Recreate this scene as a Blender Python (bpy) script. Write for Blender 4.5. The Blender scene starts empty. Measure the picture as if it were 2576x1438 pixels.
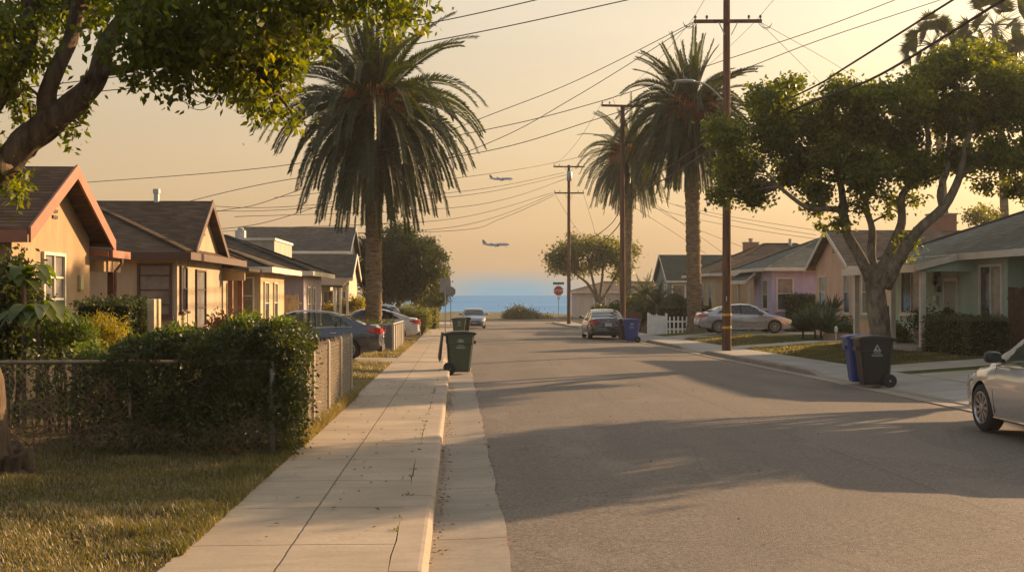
import bpy, math, random
import numpy as np
from mathutils import Vector, Matrix
R = math.radians
S = bpy.context.scene
COL = S.collection
F = 3000.0; TH = math.atan(138/3000); HZ = 743.0; CAMZ = 1.8; SL = 0.00767
# ------------------------------------------------------------ camera
cd = bpy.data.cameras.new('camera'); cam = bpy.data.objects.new('camera', cd); COL.objects.link(cam)
cam.location = (0, 0, CAMZ); cam.rotation_euler = (R(90), 0, -TH)
cd.sensor_width = 36; cd.lens = F/2576*36; cd.shift_y = 24/2576; cd.clip_start = .1; cd.clip_end = 200000
S.camera = cam
# ------------------------------------------------------------ light
SUN_AZ = 36.0   # degrees ahead of the perpendicular to the street, on its right
SUN_EL = 16.0
S.view_settings.view_transform = 'Standard'; S.view_settings.look = 'None'
S.view_settings.exposure = 1.12; S.view_settings.gamma = 1
sd = bpy.data.lights.new('sun', 'SUN'); sd.energy = 5.0; sd.angle = R(.55); sd.color = (1, .64, .34)
sun = bpy.data.objects.new('sun', sd); COL.objects.link(sun)
sv = Vector((math.cos(R(SUN_AZ))*math.cos(R(SUN_EL)), math.sin(R(SUN_AZ))*math.cos(R(SUN_EL)), math.sin(R(SUN_EL))))
sun.rotation_euler = sv.to_track_quat('Z', 'Y').to_euler(); sun.location = (60, 40, 40)
W = bpy.data.worlds.new('World'); S.world = W; W.use_nodes = True
nt = W.node_tree; nt.nodes.clear()
def N(t, **k):
    n = nt.nodes.new(t)
    for a, b in k.items(): setattr(n, a, b)
    return n
def L(a, b): nt.links.new(a, b)
def mth(op, a, b=None, c=None, clamp=False):
    n = N('ShaderNodeMath', operation=op); n.use_clamp = clamp
    for i, v in enumerate((a, b, c)):
        if v is None: continue
        if isinstance(v, (int, float)): n.inputs[i].default_value = v
        else: L(v, n.inputs[i])
    return n.outputs[0]
wout = N('ShaderNodeOutputWorld')
sky = N('ShaderNodeTexSky', sky_type='NISHITA'); sky.sun_disc = False
sky.sun_elevation = R(SUN_EL); sky.sun_rotation = R(90-SUN_AZ); sky.dust_density = 6; sky.air_density = 1.4
bg1 = N('ShaderNodeBackground'); bg1.inputs[1].default_value = .036; L(sky.outputs[0], bg1.inputs[0])
tc = N('ShaderNodeTexCoord'); sx = N('ShaderNodeSeparateXYZ'); L(tc.outputs['Generated'], sx.inputs[0])
# smoky evening sky: colour by height above the horizon, brighter towards the sun, duller behind
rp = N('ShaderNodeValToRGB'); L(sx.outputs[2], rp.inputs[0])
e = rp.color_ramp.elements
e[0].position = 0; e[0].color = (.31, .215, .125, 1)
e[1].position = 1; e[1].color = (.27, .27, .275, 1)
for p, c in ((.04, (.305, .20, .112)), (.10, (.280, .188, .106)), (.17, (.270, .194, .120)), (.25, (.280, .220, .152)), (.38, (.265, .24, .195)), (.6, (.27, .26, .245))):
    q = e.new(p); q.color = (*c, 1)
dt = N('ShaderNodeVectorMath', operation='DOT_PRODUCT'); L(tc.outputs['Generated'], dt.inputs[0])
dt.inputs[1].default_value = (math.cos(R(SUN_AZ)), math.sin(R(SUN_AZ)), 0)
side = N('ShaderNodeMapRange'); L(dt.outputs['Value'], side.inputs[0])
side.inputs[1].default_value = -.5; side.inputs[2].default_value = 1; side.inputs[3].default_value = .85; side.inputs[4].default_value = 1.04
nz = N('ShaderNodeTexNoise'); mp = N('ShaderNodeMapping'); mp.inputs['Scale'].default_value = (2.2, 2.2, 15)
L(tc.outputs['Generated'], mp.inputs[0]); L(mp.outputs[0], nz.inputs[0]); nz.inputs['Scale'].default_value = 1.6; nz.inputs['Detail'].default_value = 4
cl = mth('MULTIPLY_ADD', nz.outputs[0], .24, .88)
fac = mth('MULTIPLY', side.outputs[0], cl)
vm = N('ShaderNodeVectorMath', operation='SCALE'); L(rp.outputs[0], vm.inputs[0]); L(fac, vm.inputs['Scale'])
# a low bank of blue marine air over the sea
elv = N('ShaderNodeMapRange', interpolation_type='SMOOTHSTEP'); L(sx.outputs[2], elv.inputs[0])
elv.inputs[1].default_value = .026; elv.inputs[2].default_value = .004; elv.inputs[3].default_value = 0; elv.inputs[4].default_value = 1
ax = mth('ABSOLUTE', mth('SUBTRACT', sx.outputs[0], .043))
azm = N('ShaderNodeMapRange', interpolation_type='SMOOTHSTEP'); L(ax, azm.inputs[0])
azm.inputs[1].default_value = .10; azm.inputs[2].default_value = .01; azm.inputs[3].default_value = 0; azm.inputs[4].default_value = 1
fwd = mth('GREATER_THAN', sx.outputs[1], 0)
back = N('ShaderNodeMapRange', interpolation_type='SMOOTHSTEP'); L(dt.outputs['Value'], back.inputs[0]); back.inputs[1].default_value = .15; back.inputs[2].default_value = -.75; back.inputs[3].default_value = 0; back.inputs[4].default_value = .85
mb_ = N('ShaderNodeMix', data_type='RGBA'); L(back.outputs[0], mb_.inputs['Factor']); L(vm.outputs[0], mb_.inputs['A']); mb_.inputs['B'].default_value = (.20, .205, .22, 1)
bm_ = mth('MULTIPLY', mth('MULTIPLY', elv.outputs[0], azm.outputs[0]), fwd)
bm_ = mth('MULTIPLY', bm_, mth('MULTIPLY_ADD', nz.outputs[0], .6, .55), clamp=True)
mx = N('ShaderNodeMix', data_type='RGBA'); L(bm_, mx.inputs['Factor']); L(mb_.outputs['Result'], mx.inputs['A'])
mx.inputs['B'].default_value = (.10, .205, .27, 1)
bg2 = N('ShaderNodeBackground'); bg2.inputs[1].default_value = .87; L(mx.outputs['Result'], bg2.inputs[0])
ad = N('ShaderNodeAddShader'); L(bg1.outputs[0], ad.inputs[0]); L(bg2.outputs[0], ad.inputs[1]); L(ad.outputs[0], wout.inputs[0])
S.cycles.max_bounces = 6; S.cycles.diffuse_bounces = 3; S.cycles.transparent_max_bounces = 8

# ------------------------------------------------------------ placing
def at(px, py, Y):
    "the point of the plane Y = const that is seen at px, py (in a 2576-wide picture)"
    u = (px-1288)/F; dx = math.sin(TH)+u*math.cos(TH); dy = math.cos(TH)-u*math.sin(TH); t = Y/dy
    return Vector((t*dx, Y, CAMZ+t*(HZ-py)/F))
def xat(px, Y): return at(px, 0, Y).x
def gz(y): return -SL*min(max(y, -60), 132)
# ------------------------------------------------------------ materials
def newmat(name):
    m = bpy.data.materials.new(name); m.use_nodes = True; m.node_tree.nodes.clear(); return m
class G:
    def __init__(s, m): s.t = m.node_tree
    def n(s, t, ins=None, **k):
        n = s.t.nodes.new(t)
        for a, b in k.items(): setattr(n, a, b)
        for a, b in (ins or {}).items(): s.put(n, a, b)
        return n
    def put(s, n, a, b):
        if isinstance(b, bpy.types.NodeSocket): s.t.links.new(b, n.inputs[a])
        else:
            if isinstance(b, tuple) and len(b) == 3 and n.inputs[a].type == 'RGBA': b = (*b, 1)
            n.inputs[a].default_value = b
    def m(s, op, a, b=0.0, c=None, cl=False):
        n = s.n('ShaderNodeMath', operation=op); n.use_clamp = cl; s.put(n, 0, a); s.put(n, 1, b)
        if c is not None: s.put(n, 2, c)
        return n.outputs[0]
    def co(s, kind='Object', scale=(1, 1, 1)):
        c = s.n('ShaderNodeTexCoord'); mp = s.n('ShaderNodeMapping', {'Vector': c.outputs[kind], 'Scale': scale}); return mp.outputs[0]
    def noise(s, sc, det=4, v=None, rough=.55):
        n = s.n('ShaderNodeTexNoise', {'Scale': sc, 'Detail': det, 'Roughness': rough})
        if v is not None: s.put(n, 'Vector', v)
        return n.outputs[0]
    def ramp(s, f, stops):
        n = s.n('ShaderNodeValToRGB', {'Fac': f}); e = n.color_ramp.elements
        while len(e) < len(stops): e.new(.5)
        for q, (p, c) in zip(e, stops):
            q.position = p; q.color = (*c, 1) if isinstance(c, tuple) else (c, c, c, 1)
        return n.outputs[0]
    def mix(s, f, a, b, bt='MIX'):
        n = s.n('ShaderNodeMix', data_type='RGBA', blend_type=bt); s.put(n, 'Factor', f); s.put(n, 'A', a); s.put(n, 'B', b); return n.outputs['Result']
    def bump(s, h, st=.3, d=.02):
        return s.n('ShaderNodeBump', {'Height': h, 'Strength': st, 'Distance': d}).outputs[0]
    def out(s, col, rough=.8, nrm=None, metal=0.0, spec=.5, **k):
        p = s.n('ShaderNodeBsdfPrincipled', {'Base Color': col, 'Roughness': rough, 'Metallic': metal, 'Specular IOR Level': spec})
        if nrm is not None: s.put(p, 'Normal', nrm)
        for a, b in k.items(): s.put(p, a.replace('_', ' '), b)
        o = s.n('ShaderNodeOutputMaterial', {'Surface': p.outputs[0]}); return p, o
def sc3(c, k): return tuple(min(1, x*k) for x in c)
MC = {}
def plain(name, c, rough=.7, metal=0.0, var=.12, nsc=3.0, bump=.0, bsc=40, spec=.4, coat=0.0):
    if name in MC: return MC[name]
    m = newmat(name); g = G(m); v = g.co()
    n = g.noise(nsc, 5, v)
    col = g.ramp(n, [(.3, sc3(c, 1-var)), (.7, sc3(c, 1+var))])
    nr = g.bump(g.noise(bsc, 4, v), bump, .01) if bump else None
    p, o = g.out(col, rough, nr, metal, spec)
    if coat: p.inputs['Coat Weight'].default_value = coat; p.inputs['Coat Roughness'].default_value = .06
    MC[name] = m; return m
def stucco(name, c):
    m = newmat(name); g = G(m); v = g.co(); vs = g.co(scale=(1, 1, .22))
    a = g.noise(1.6, 6, vs, .65); b = g.noise(9, 5, vs, .6)
    col = g.ramp(a, [(.32, sc3(c, .82)), (.5, c), (.68, sc3(c, 1.1))])
    col = g.mix(g.ramp(b, [(.45, 0.0), (.75, .35)]), col, sc3(c, .6))
    g.out(col, .92, g.bump(g.noise(70, 6, v, .7), .5, .012), spec=.15); return m
def shingle(name, c, row=.14, c2=None):
    m = newmat(name); g = G(m)
    tcn = g.n('ShaderNodeTexCoord'); xyz = g.n('ShaderNodeSeparateXYZ', {0: tcn.outputs['Object']})
    wv = g.noise(1.1, 3, g.co()); z = g.m('MULTIPLY_ADD', wv, .05, xyz.outputs[2])
    rowf = g.m('FRACT', g.m('DIVIDE', z, row*.45)); rid = g.m('FLOOR', g.m('DIVIDE', z, row*.45))
    u = g.m('ADD', g.m('ADD', xyz.outputs[0], xyz.outputs[1]), g.m('MULTIPLY', rid, .37))
    tab = g.m('FLOOR', g.m('DIVIDE', u, .3)); h = g.n('ShaderNodeTexWhiteNoise', noise_dimensions='2D')
    cx = g.n('ShaderNodeCombineXYZ', {0: tab, 1: rid}); g.put(h, 'Vector', cx.outputs[0])
    col = g.ramp(h.outputs[0], [(0.0, sc3(c, .72)), (.6, c), (1.0, c2 or sc3(c, 1.3))])
    big = g.noise(.7, 5, g.co()); col = g.mix(g.ramp(big, [(.35, .45), (.7, 0.0)]), col, sc3(c, .55))
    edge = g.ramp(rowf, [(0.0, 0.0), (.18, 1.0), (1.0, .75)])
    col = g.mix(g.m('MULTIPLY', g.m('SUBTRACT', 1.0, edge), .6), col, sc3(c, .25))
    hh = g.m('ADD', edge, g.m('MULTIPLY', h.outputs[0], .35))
    g.out(col, .95, g.bump(hh, .9, .03), spec=.12); return m
def leafmat(name, lo, hi, trans=.45, warm=None):
    m = newmat(name); g = G(m)
    rnd = g.n('ShaderNodeNewGeometry').outputs['Random Per Island']
    big = g.noise(.9, 3, g.co())
    f = g.m('ADD', g.m('MULTIPLY', rnd, .6), g.m('MULTIPLY', g.ramp(big, [(.35, 0.0), (.65, 1.0)]), .4))
    st = [(0.0, lo), (.7, hi), (1.0, warm or sc3(hi, 1.5))]
    col = g.ramp(f, st)
    p = g.n('ShaderNodeBsdfPrincipled', {'Base Color': col, 'Roughness': .5, 'Specular IOR Level': .35})
    tcol = g.mix(1.0, col, (1.0, 1.0, .35), 'MULTIPLY')
    tb = g.n('ShaderNodeHueSaturation', {'Color': tcol, 'Value': 2.2, 'Saturation': 1.1})
    t = g.n('ShaderNodeBsdfTranslucent', {'Color': tb.outputs[0]})
    x = g.n('ShaderNodeMixShader', {0: trans, 1: p.outputs[0], 2: t.outputs[0]})
    g.n('ShaderNodeOutputMaterial', {'Surface': x.outputs[0]}); return m
def glassy(name, c, rough=.08):
    m = newmat(name); g = G(m); n = g.noise(2.2, 2, g.co())
    g.out(g.ramp(n, [(.35, sc3(c, .6)), (.65, sc3(c, 1.3))]), rough, g.bump(g.noise(1.3, 2, g.co()), .12, .02), 0, .8); return m
def carpaint(name, c, metal=.5, rough=.2):
    m = newmat(name); g = G(m); v = g.co()
    dust = g.noise(5, 6, v, .7)
    xyz = g.n('ShaderNodeSeparateXYZ', {0: v}); low = g.ramp(xyz.outputs[2], [(.2, 1.0), (.75, 0.0)])
    f = g.m('MULTIPLY', g.m('MULTIPLY', low, dust), .55)
    col = g.mix(f, c, (.2, .16, .11))
    r = g.m('MULTIPLY_ADD', f, .6, rough)
    p, o = g.out(col, r, g.bump(g.noise(2.2, 2, v), .04, .02), metal, .5)
    p.inputs['Coat Weight'].default_value = 1; p.inputs['Coat Roughness'].default_value = .03; return m
def bark(name, c, zs=.25, sc=9, bump=.9):
    m = newmat(name); g = G(m); v = g.co(scale=(1, 1, zs))
    a = g.noise(sc, 8, v, .7); b = g.noise(sc*.3, 4, v)
    col = g.ramp(a, [(.35, sc3(c, .35)), (.52, c), (.7, sc3(c, 1.6))])
    col = g.mix(g.ramp(b, [(.4, 0.0), (.7, .5)]), col, sc3(c, .6))
    g.out(col, .95, g.bump(a, bump, .05), spec=.1); return m
def concrete(name, c, joints=None, long=None, crack=None, stain=.5, wear=0.0):
    "joints = spacing of the cross joints along Y; long = X of scored lines; crack = X of the open joint"
    m = newmat(name); g = G(m); v = g.co()
    a = g.noise(.8, 6, v, .6); b = g.noise(28, 5, v, .7); d = g.noise(5, 6, v, .75)
    col = g.ramp(a, [(.3, sc3(c, .72)), (.7, sc3(c, 1.15))])
    tr = g.noise(1.7, 6, g.co(scale=(.5, 2.5, 1)), .7); col = g.mix(g.ramp(tr, [(.46, 0.0), (.68, .6)]), col, sc3(c, .58))
    col = g.mix(g.ramp(b, [(.35, .4), (.65, 0.0)]), col, sc3(c, .5))
    col = g.mix(g.m('MULTIPLY', g.ramp(d, [(.52, 0.0), (.72, 1.0)]), stain*.5), col, sc3(c, .55))
    h = g.m('MULTIPLY', b, .3)
    xyz = g.n('ShaderNodeSeparateXYZ', {0: v}); wob = g.m('MULTIPLY', g.m('SUBTRACT', g.noise(6, 3, v), .5), .02)
    lines = []
    if joints:
        fr = g.m('FRACT', g.m('DIVIDE', g.m('ADD', xyz.outputs[1], wob), joints))
        dd = g.m('MULTIPLY', g.m('ABSOLUTE', g.m('SUBTRACT', fr, .5)), joints); lines.append((dd, .009, .75))
        pid = g.n('ShaderNodeTexWhiteNoise', noise_dimensions='1D'); g.put(pid, 'W', g.m('FLOOR', g.m('DIVIDE', xyz.outputs[1], joints)))
        col = g.mix(g.m('MULTIPLY', pid.outputs[0], .4), col, sc3(c, .68))
    for x in long or ():
        lines.append((g.m('ABSOLUTE', g.m('SUBTRACT', g.m('ADD', xyz.outputs[0], wob), x)), .007, .8))
    if crack is not None:
        w2 = g.m('MULTIPLY', g.m('SUBTRACT', g.noise(3, 5, v, .7), .5), .07)
        lines.append((g.m('ABSOLUTE', g.m('SUBTRACT', g.m('ADD', xyz.outputs[0], w2), crack)), .01, .9))
    for dd, w, k in lines:
        ln = g.n('ShaderNodeMapRange', {0: dd, 1: w*.5, 2: w*1.4, 3: k, 4: 0.0}).outputs[0]
        col = g.mix(ln, col, sc3(c, .12)); h = g.m('SUBTRACT', h, ln)
    g.out(col, .9, g.bump(h, .5, .012), spec=.2); return m
def asphalt(name):
    m = newmat(name); g = G(m); v = g.co(); vl = g.co(scale=(1.5, .12, 1)); vt = g.co(scale=(.35, 1.3, 1))
    a = g.noise(.9, 6, vl, .6); b = g.noise(60, 4, v, .8); d = g.noise(1.4, 7, v, .7); t = g.noise(1.1, 6, vt, .6)
    vo = g.n('ShaderNodeTexVoronoi', {'Vector': v, 'Scale': 90.0}).outputs['Distance']
    c = (.168, .140, .113)
    col = g.ramp(a, [(.3, sc3(c, .82)), (.7, sc3(c, 1.15))])
    col = g.mix(g.ramp(d, [(.5, 0.0), (.75, .4)]), col, sc3(c, .62))
    col = g.mix(g.ramp(t, [(.6, 0.0), (.72, .3)]), col, sc3(c, 1.35))
    sp = g.noise(26, 3, v, .85)
    col = g.mix(g.ramp(sp, [(.38, .8), (.5, 0.0)]), col, sc3(c, .4)); col = g.mix(g.ramp(sp, [(.53, 0.0), (.66, .75)]), col, sc3(c, 1.7))
    col = g.mix(g.ramp(b, [(.3, .65), (.62, 0.0)]), col, sc3(c, .4))
    col = g.mix(g.ramp(b, [(.66, 0.0), (.8, .5)]), col, (.33, .29, .24))
    col = g.mix(g.m('MULTIPLY', g.ramp(vo, [(0.0, 1.0), (.35, 0.0)]), .35), col, sc3(c, 1.7))
    xyz = g.n('ShaderNodeSeparateXYZ', {0: v}); ln = g.noise(.5, 4, g.co(scale=(.3, .5, 1)))
    for x0, wd in ((2.3, .35), (3.9, .3), (5.9, .35), (7.3, .25)):
        dd = g.m('ABSOLUTE', g.m('SUBTRACT', g.m('MULTIPLY_ADD', ln, .5, xyz.outputs[0]), x0+.25)); k = g.n('ShaderNodeMapRange', {0: dd, 1: wd*.3, 2: wd*1.6, 3: .30, 4: 0.0}).outputs[0]; col = g.mix(g.m('MULTIPLY', k, a), col, sc3(c, .55))
    sm = g.m('ABSOLUTE', g.m('SUBTRACT', g.m('MULTIPLY_ADD', g.noise(2.5, 4, v), .08, xyz.outputs[0]), 4.55)); col = g.mix(g.n('ShaderNodeMapRange', {0: sm, 1: .012, 2: .03, 3: .5, 4: 0.0}).outputs[0], col, sc3(c, .45))
    pn = g.noise(.45, 2, g.co(scale=(1, .5, 1))); col = g.mix(g.ramp(pn, [(.56, 0.0), (.575, .28)]), col, sc3(c, .72)); col = g.mix(g.ramp(pn, [(.40, .22), (.41, 0.0)]), col, sc3(c, 1.3))
    oil = g.noise(1.9, 2, v); col = g.mix(g.ramp(oil, [(.70, 0.0), (.76, .5)]), col, sc3(c, .4))
    # crack network
    wv = g.mix(.06, v, g.n('ShaderNodeTexNoise', {'Vector': v, 'Scale': 1.3, 'Detail': 5.0}).outputs['Color'])
    cr = g.n('ShaderNodeTexVoronoi', {'Vector': wv, 'Scale': .33}, feature='DISTANCE_TO_EDGE').outputs[0]
    ck = g.m('MULTIPLY', g.ramp(cr, [(.0, 1.0), (.004, .8), (.008, 0.0)]), .25)
    col = g.mix(ck, col, sc3(c, .35))
    g.out(col, .82, g.bump(g.m('ADD', g.m('MULTIPLY', vo, .6), b), .55, .012), spec=.3); return m
def lawnmat(name, c1, c2, c3):
    m = newmat(name); g = G(m); v = g.co()
    a = g.noise(.9, 6, v, .65); b = g.noise(22, 6, v, .8); d = g.noise(4, 5, v, .7)
    col = g.ramp(a, [(.35, c1), (.55, c2), (.7, c3)])
    col = g.mix(g.ramp(b, [(.3, .7), (.6, 0.0)]), col, sc3(c1, .45)); col = g.mix(g.ramp(d, [(.55, 0.0), (.75, .6)]), col, c3)
    g.out(col, 1.0, g.bump(g.m('ADD', b, d), 1.0, .06), spec=.05); return m
# ------------------------------------------------------------ mesh builder
class MB:
    def __init__(s): s.v = []; s.f = []
    def add(s, vs, fs):
        o = len(s.v); s.v += [tuple(p) for p in vs]; s.f += [tuple(i+o for i in f) for f in fs]; return s
    def box(s, x0, x1, y0, y1, z0, z1, M=None):
        vs = [Vector(p) for p in ((x0,y0,z0),(x1,y0,z0),(x1,y1,z0),(x0,y1,z0),(x0,y0,z1),(x1,y0,z1),(x1,y1,z1),(x0,y1,z1))]
        if M: vs = [M @ p for p in vs]
        return s.add(vs, [(0,3,2,1),(4,5,6,7),(0,1,5,4),(1,2,6,5),(2,3,7,6),(3,0,4,7)])
    def bar(s, a, b, w, h=None, up=(0,0,1)):
        "rectangular bar from a to b"
        a = Vector(a); b = Vector(b); h = h or w; d = (b-a).normalized(); u = Vector(up)
        if abs(d.dot(u)) > .95: u = Vector((0, 1, 0))
        r = d.cross(u).normalized()*w/2; q = r.cross(d).normalized()*h/2
        vs = [a-r-q, a+r-q, a+r+q, a-r+q, b-r-q, b+r-q, b+r+q, b-r+q]
        return s.add(vs, [(3,2,1,0),(4,5,6,7),(0,1,5,4),(1,2,6,5),(2,3,7,6),(3,0,4,7)])
    def tube(s, pts, rad, n=8, cap=True, jit=0):
        pts = [Vector(p) for p in pts]
        if isinstance(rad, (int, float)): rad = [rad]*len(pts)
        o = len(s.v); up = None
        for i, p in enumerate(pts):
            d = (pts[min(i+1, len(pts)-1)]-pts[max(i-1, 0)]).normalized()
            if up is None: up = d.orthogonal().normalized()
            up = (up-d*up.dot(d)); up = up.normalized() if up.length > 1e-6 else d.orthogonal().normalized()
            w = d.cross(up)
            for k in range(n):
                a = 2*math.pi*k/n; r = rad[i]*(1+(random.uniform(-jit, jit) if jit else 0))
                s.v.append(tuple(p+up*math.cos(a)*r+w*math.sin(a)*r))
        for i in range(len(pts)-1):
            for k in range(n):
                a = o+i*n+k; b = o+i*n+(k+1) % n; s.f.append((a, b, b+n, a+n))
        if cap: s.f.append(tuple(o+k for k in range(n))[::-1]); s.f.append(tuple(o+(len(pts)-1)*n+k for k in range(n)))
        return s
    def lathe(s, prof, n=24, M=None, closed=False):
        "prof = [(r, z)] round the local z axis"
        o = len(s.v)
        for r, z in prof:
            for k in range(n):
                a = 2*math.pi*k/n; p = Vector((r*math.cos(a), r*math.sin(a), z)); s.v.append(tuple(M @ p if M else p))
        m = len(prof); rng = m if closed else m-1
        for i in range(rng):
            for k in range(n):
                a = o+i*n+k; b = o+i*n+(k+1) % n; c = o+((i+1) % m)*n+(k+1) % n; d = o+((i+1) % m)*n+k; s.f.append((a, b, c, d))
        if not closed:
            s.f.append(tuple(o+k for k in range(n))[::-1]); s.f.append(tuple(o+(m-1)*n+k for k in range(n)))
        return s
    def prism(s, poly, d, M=None):
        "poly = list of 3D points (planar), extruded by vector d"
        d = Vector(d); a = [Vector(p) for p in poly]; n = len(a); vs = a+[p+d for p in a]
        if M: vs = [M @ p for p in vs]
        return s.add(vs, [tuple(range(n))[::-1], tuple(range(n, 2*n))]+[(i, (i+1) % n, n+(i+1) % n, n+i) for i in range(n)])
    def build(s, name, mat, parent=None, smooth=False, world=False, bevel=0, fix=True):
        me = bpy.data.meshes.new(name)
        vs = s.v
        if world and parent is not None:
            l = parent['wl']; vs = [(p[0]-l[0], p[1]-l[1], p[2]-l[2]) for p in vs]
        used = sorted({i for f in s.f for i in f})
        if len(used) < len(vs): mp_ = {u: i for i, u in enumerate(used)}; vs = [vs[u] for u in used]; s.f = [tuple(mp_[i] for i in f) for f in s.f]
        me.from_pydata(vs, [], s.f)
        for q in (mat if isinstance(mat, (list, tuple)) else [mat]): me.materials.append(q)
        if fix or bevel:
            import bmesh
            b = bmesh.new(); b.from_mesh(me); bmesh.ops.recalc_face_normals(b, faces=b.faces)
            if bevel: bmesh.ops.bevel(b, geom=[e for e in b.edges if e.calc_face_angle(0) > .6], offset=bevel, segments=2, affect='EDGES', clamp_overlap=True, profile=.6)
            b.to_mesh(me); b.free()
        if smooth:
            me.polygons.foreach_set('use_smooth', [True]*len(me.polygons))
        o = bpy.data.objects.new(name, me); COL.objects.link(o)
        if parent is not None: o.parent = parent
        if smooth == 2: me.set_sharp_from_angle(angle=R(38)) if hasattr(me, 'set_sharp_from_angle') else None
        return o
def tag(o, label=None, cat=None, group=None, kind=None):
    for k, v in (('label', label), ('category', cat), ('group', group), ('kind', kind)):
        if v: o[k] = v
    return o
def thing(name, label, cat, loc=(0, 0, 0), rz=0, group=None):
    o = bpy.data.objects.new(name, None); COL.objects.link(o); o.location = loc; o.rotation_euler = (0, 0, rz)
    o.empty_display_size = .3; o['wl'] = [float(x) for x in loc]
    return tag(o, label, cat, group)
def fast_mesh(name, V, Fq, mat, parent=None, smooth=False):
    "V (n,3) and Fq (m,k) numpy arrays"
    me = bpy.data.meshes.new(name); k = Fq.shape[1]
    me.vertices.add(len(V)); me.vertices.foreach_set('co', V.astype(np.float32).ravel())
    me.loops.add(Fq.size); me.loops.foreach_set('vertex_index', Fq.astype(np.int32).ravel())
    me.polygons.add(len(Fq)); me.polygons.foreach_set('loop_start', np.arange(0, Fq.size, k, dtype=np.int32))
    me.update(calc_edges=True); me.materials.append(mat)
    o = bpy.data.objects.new(name, me); COL.objects.link(o)
    if parent is not None: o.parent = parent
    return o
rng = np.random.default_rng(7)
def leaf_arrays(C, size, aspect=.5, droop=.0, fold=.25, up=0.0):
    n = len(C); ax = rng.normal(size=(n, 3)); ax[:, 2] = ax[:, 2]*(1-abs(droop))-droop*1.2+up
    ax /= np.linalg.norm(ax, axis=1)[:, None]+1e-9
    q = rng.normal(size=(n, 3)); sd_ = np.cross(ax, q); sd_ /= np.linalg.norm(sd_, axis=1)[:, None]+1e-9
    nr = np.cross(ax, sd_); l = size*rng.uniform(.65, 1.3, n)[:, None]; w = l*aspect*.5
    b = C; t = C+ax*l; m = C+ax*l*.45; a1 = m+sd_*w+nr*w*fold; a2 = m-sd_*w+nr*w*fold
    V = np.stack([b, a1, t, a2], 1).reshape(-1, 3); Fq = np.arange(n*4).reshape(n, 4)
    return V, Fq
def clumps(blobs, per_m2, m, sig, shell=.5, flat=1.0):
    "blobs: (x,y,z,rx,ry,rz); leaf centres in small clumps near the skin of each blob"
    out = []
    for (x, y, z, rx, ry, rz) in blobs:
        k = max(3, int(per_m2*(rx*ry+ry*rz+rx*rz)/3*4*math.pi/1.0))
        d = rng.normal(size=(k, 3)); d /= np.linalg.norm(d, axis=1)[:, None]
        rad = rng.uniform(shell**2, 1.0, k)**.5*rng.uniform(.86, 1.12, k)
        c = d*rad[:, None]*np.array([rx, ry, rz])+np.array([x, y, z])
        lv = rng.normal(size=(k, m, 3))*sig*rng.uniform(.6, 1.3, (k, 1, 1)); lv[..., 2] *= flat
        out.append((c[:, None, :]+lv).reshape(-1, 3))
    return np.concatenate(out)
# ------------------------------------------------------------ ground, road, kerbs
GRASS_L = lawnmat('lawn_dry', (.08, .065, .03), (.15, .115, .06), (.25, .18, .10))
GRASS_R = lawnmat('lawn_green', (.05, .075, .018), (.10, .115, .03), (.20, .16, .07))
CON = concrete('sidewalk_concrete', (.405, .335, .25), joints=1.52, long=(-1.15,), crack=None, stain=.6)
CONR = concrete('right_concrete', (.36, .335, .295), joints=1.8, long=(), stain=.8)
KERB = concrete('kerb_concrete', (.42, .34, .26), joints=3.0, stain=.7)
GUT = concrete('gutter_concrete', (.31, .265, .21), joints=6.1, stain=1.0)
ASPH = asphalt('asphalt')
def lvl(x, y):
    "height of the yards above the road plane"
    if x < 0: return .13+.05*min(1, max(0, (-x-2.2)/3))
    return .13 if x < 11 else .13+.22*min(1, (x-11)/3.2)
def sheet(name, xs, ys, zf, mat, kind='structure', depth=.5):
    "one sheet over the grid xs * ys with skirts at its outer edge"
    V = []; Fc = []; nx, ny = len(xs), len(ys)
    for y in ys:
        for x in xs: V.append((x, y, zf(x, y)))
    for j in range(ny-1):
        for i in range(nx-1):
            a = j*nx+i; Fc.append((a, a+1, a+nx+1, a+nx))
    rim = [i for i in range(nx)]+[j*nx+nx-1 for j in range(1, ny)]+[(ny-1)*nx+i for i in range(nx-2, -1, -1)]+[j*nx for j in range(ny-2, 0, -1)]
    o = len(V)
    for r in rim: V.append((V[r][0], V[r][1], V[r][2]-depth))
    m = len(rim)
    for k in range(m): Fc.append((rim[k], o+k, o+(k+1) % m, rim[(k+1) % m]))
    mb = MB(); mb.v = V; mb.f = Fc; ob = mb.build(name, mat, fix=True); ob['kind'] = kind; return ob
def fr(a, b, st): 
    n = max(1, round((b-a)/st)); return [a+(b-a)*i/n for i in range(n+1)]
YE = 114.0
EARTH = lawnmat('earth', (.13, .11, .06), (.2, .16, .09), (.26, .21, .13))
sheet('ground', [-2500, -400, -120, -60, 0, 60, 120, 400, 2500], [-1500, -300, -60, 0, 60, 132, 140], lambda x, y: gz(y)-.34, EARTH)
sheet('road', [.36+i*(8.62-.36)/6 for i in range(7)], fr(-12, YE+3, 6), lambda x, y: gz(y)+.05*math.sin(math.pi*(x-.36)/8.26)*(1 if y < 100 else .4), ASPH)
sheet('cross_road', [-110, -40, -10, 0, 10, 40, 110], [YE+3.004, YE+8, 129.4], lambda x, y: gz(y), ASPH)
def drop(cuts):
    def f(y):
        h = .13
        for a, b in cuts:
            if a-.9 < y < b+.9:
                t = min(1, max(0, min(y-a+.9, b+.9-y)/.9)); h = min(h, .13-.105*t)
        return h
    return f
kl = drop([(34.4, 37.6), (53, 56.5)]); kr = drop([(16.5, 29.6), (44, 47.5), (57.2, 62.5), (84, 88)])
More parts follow.
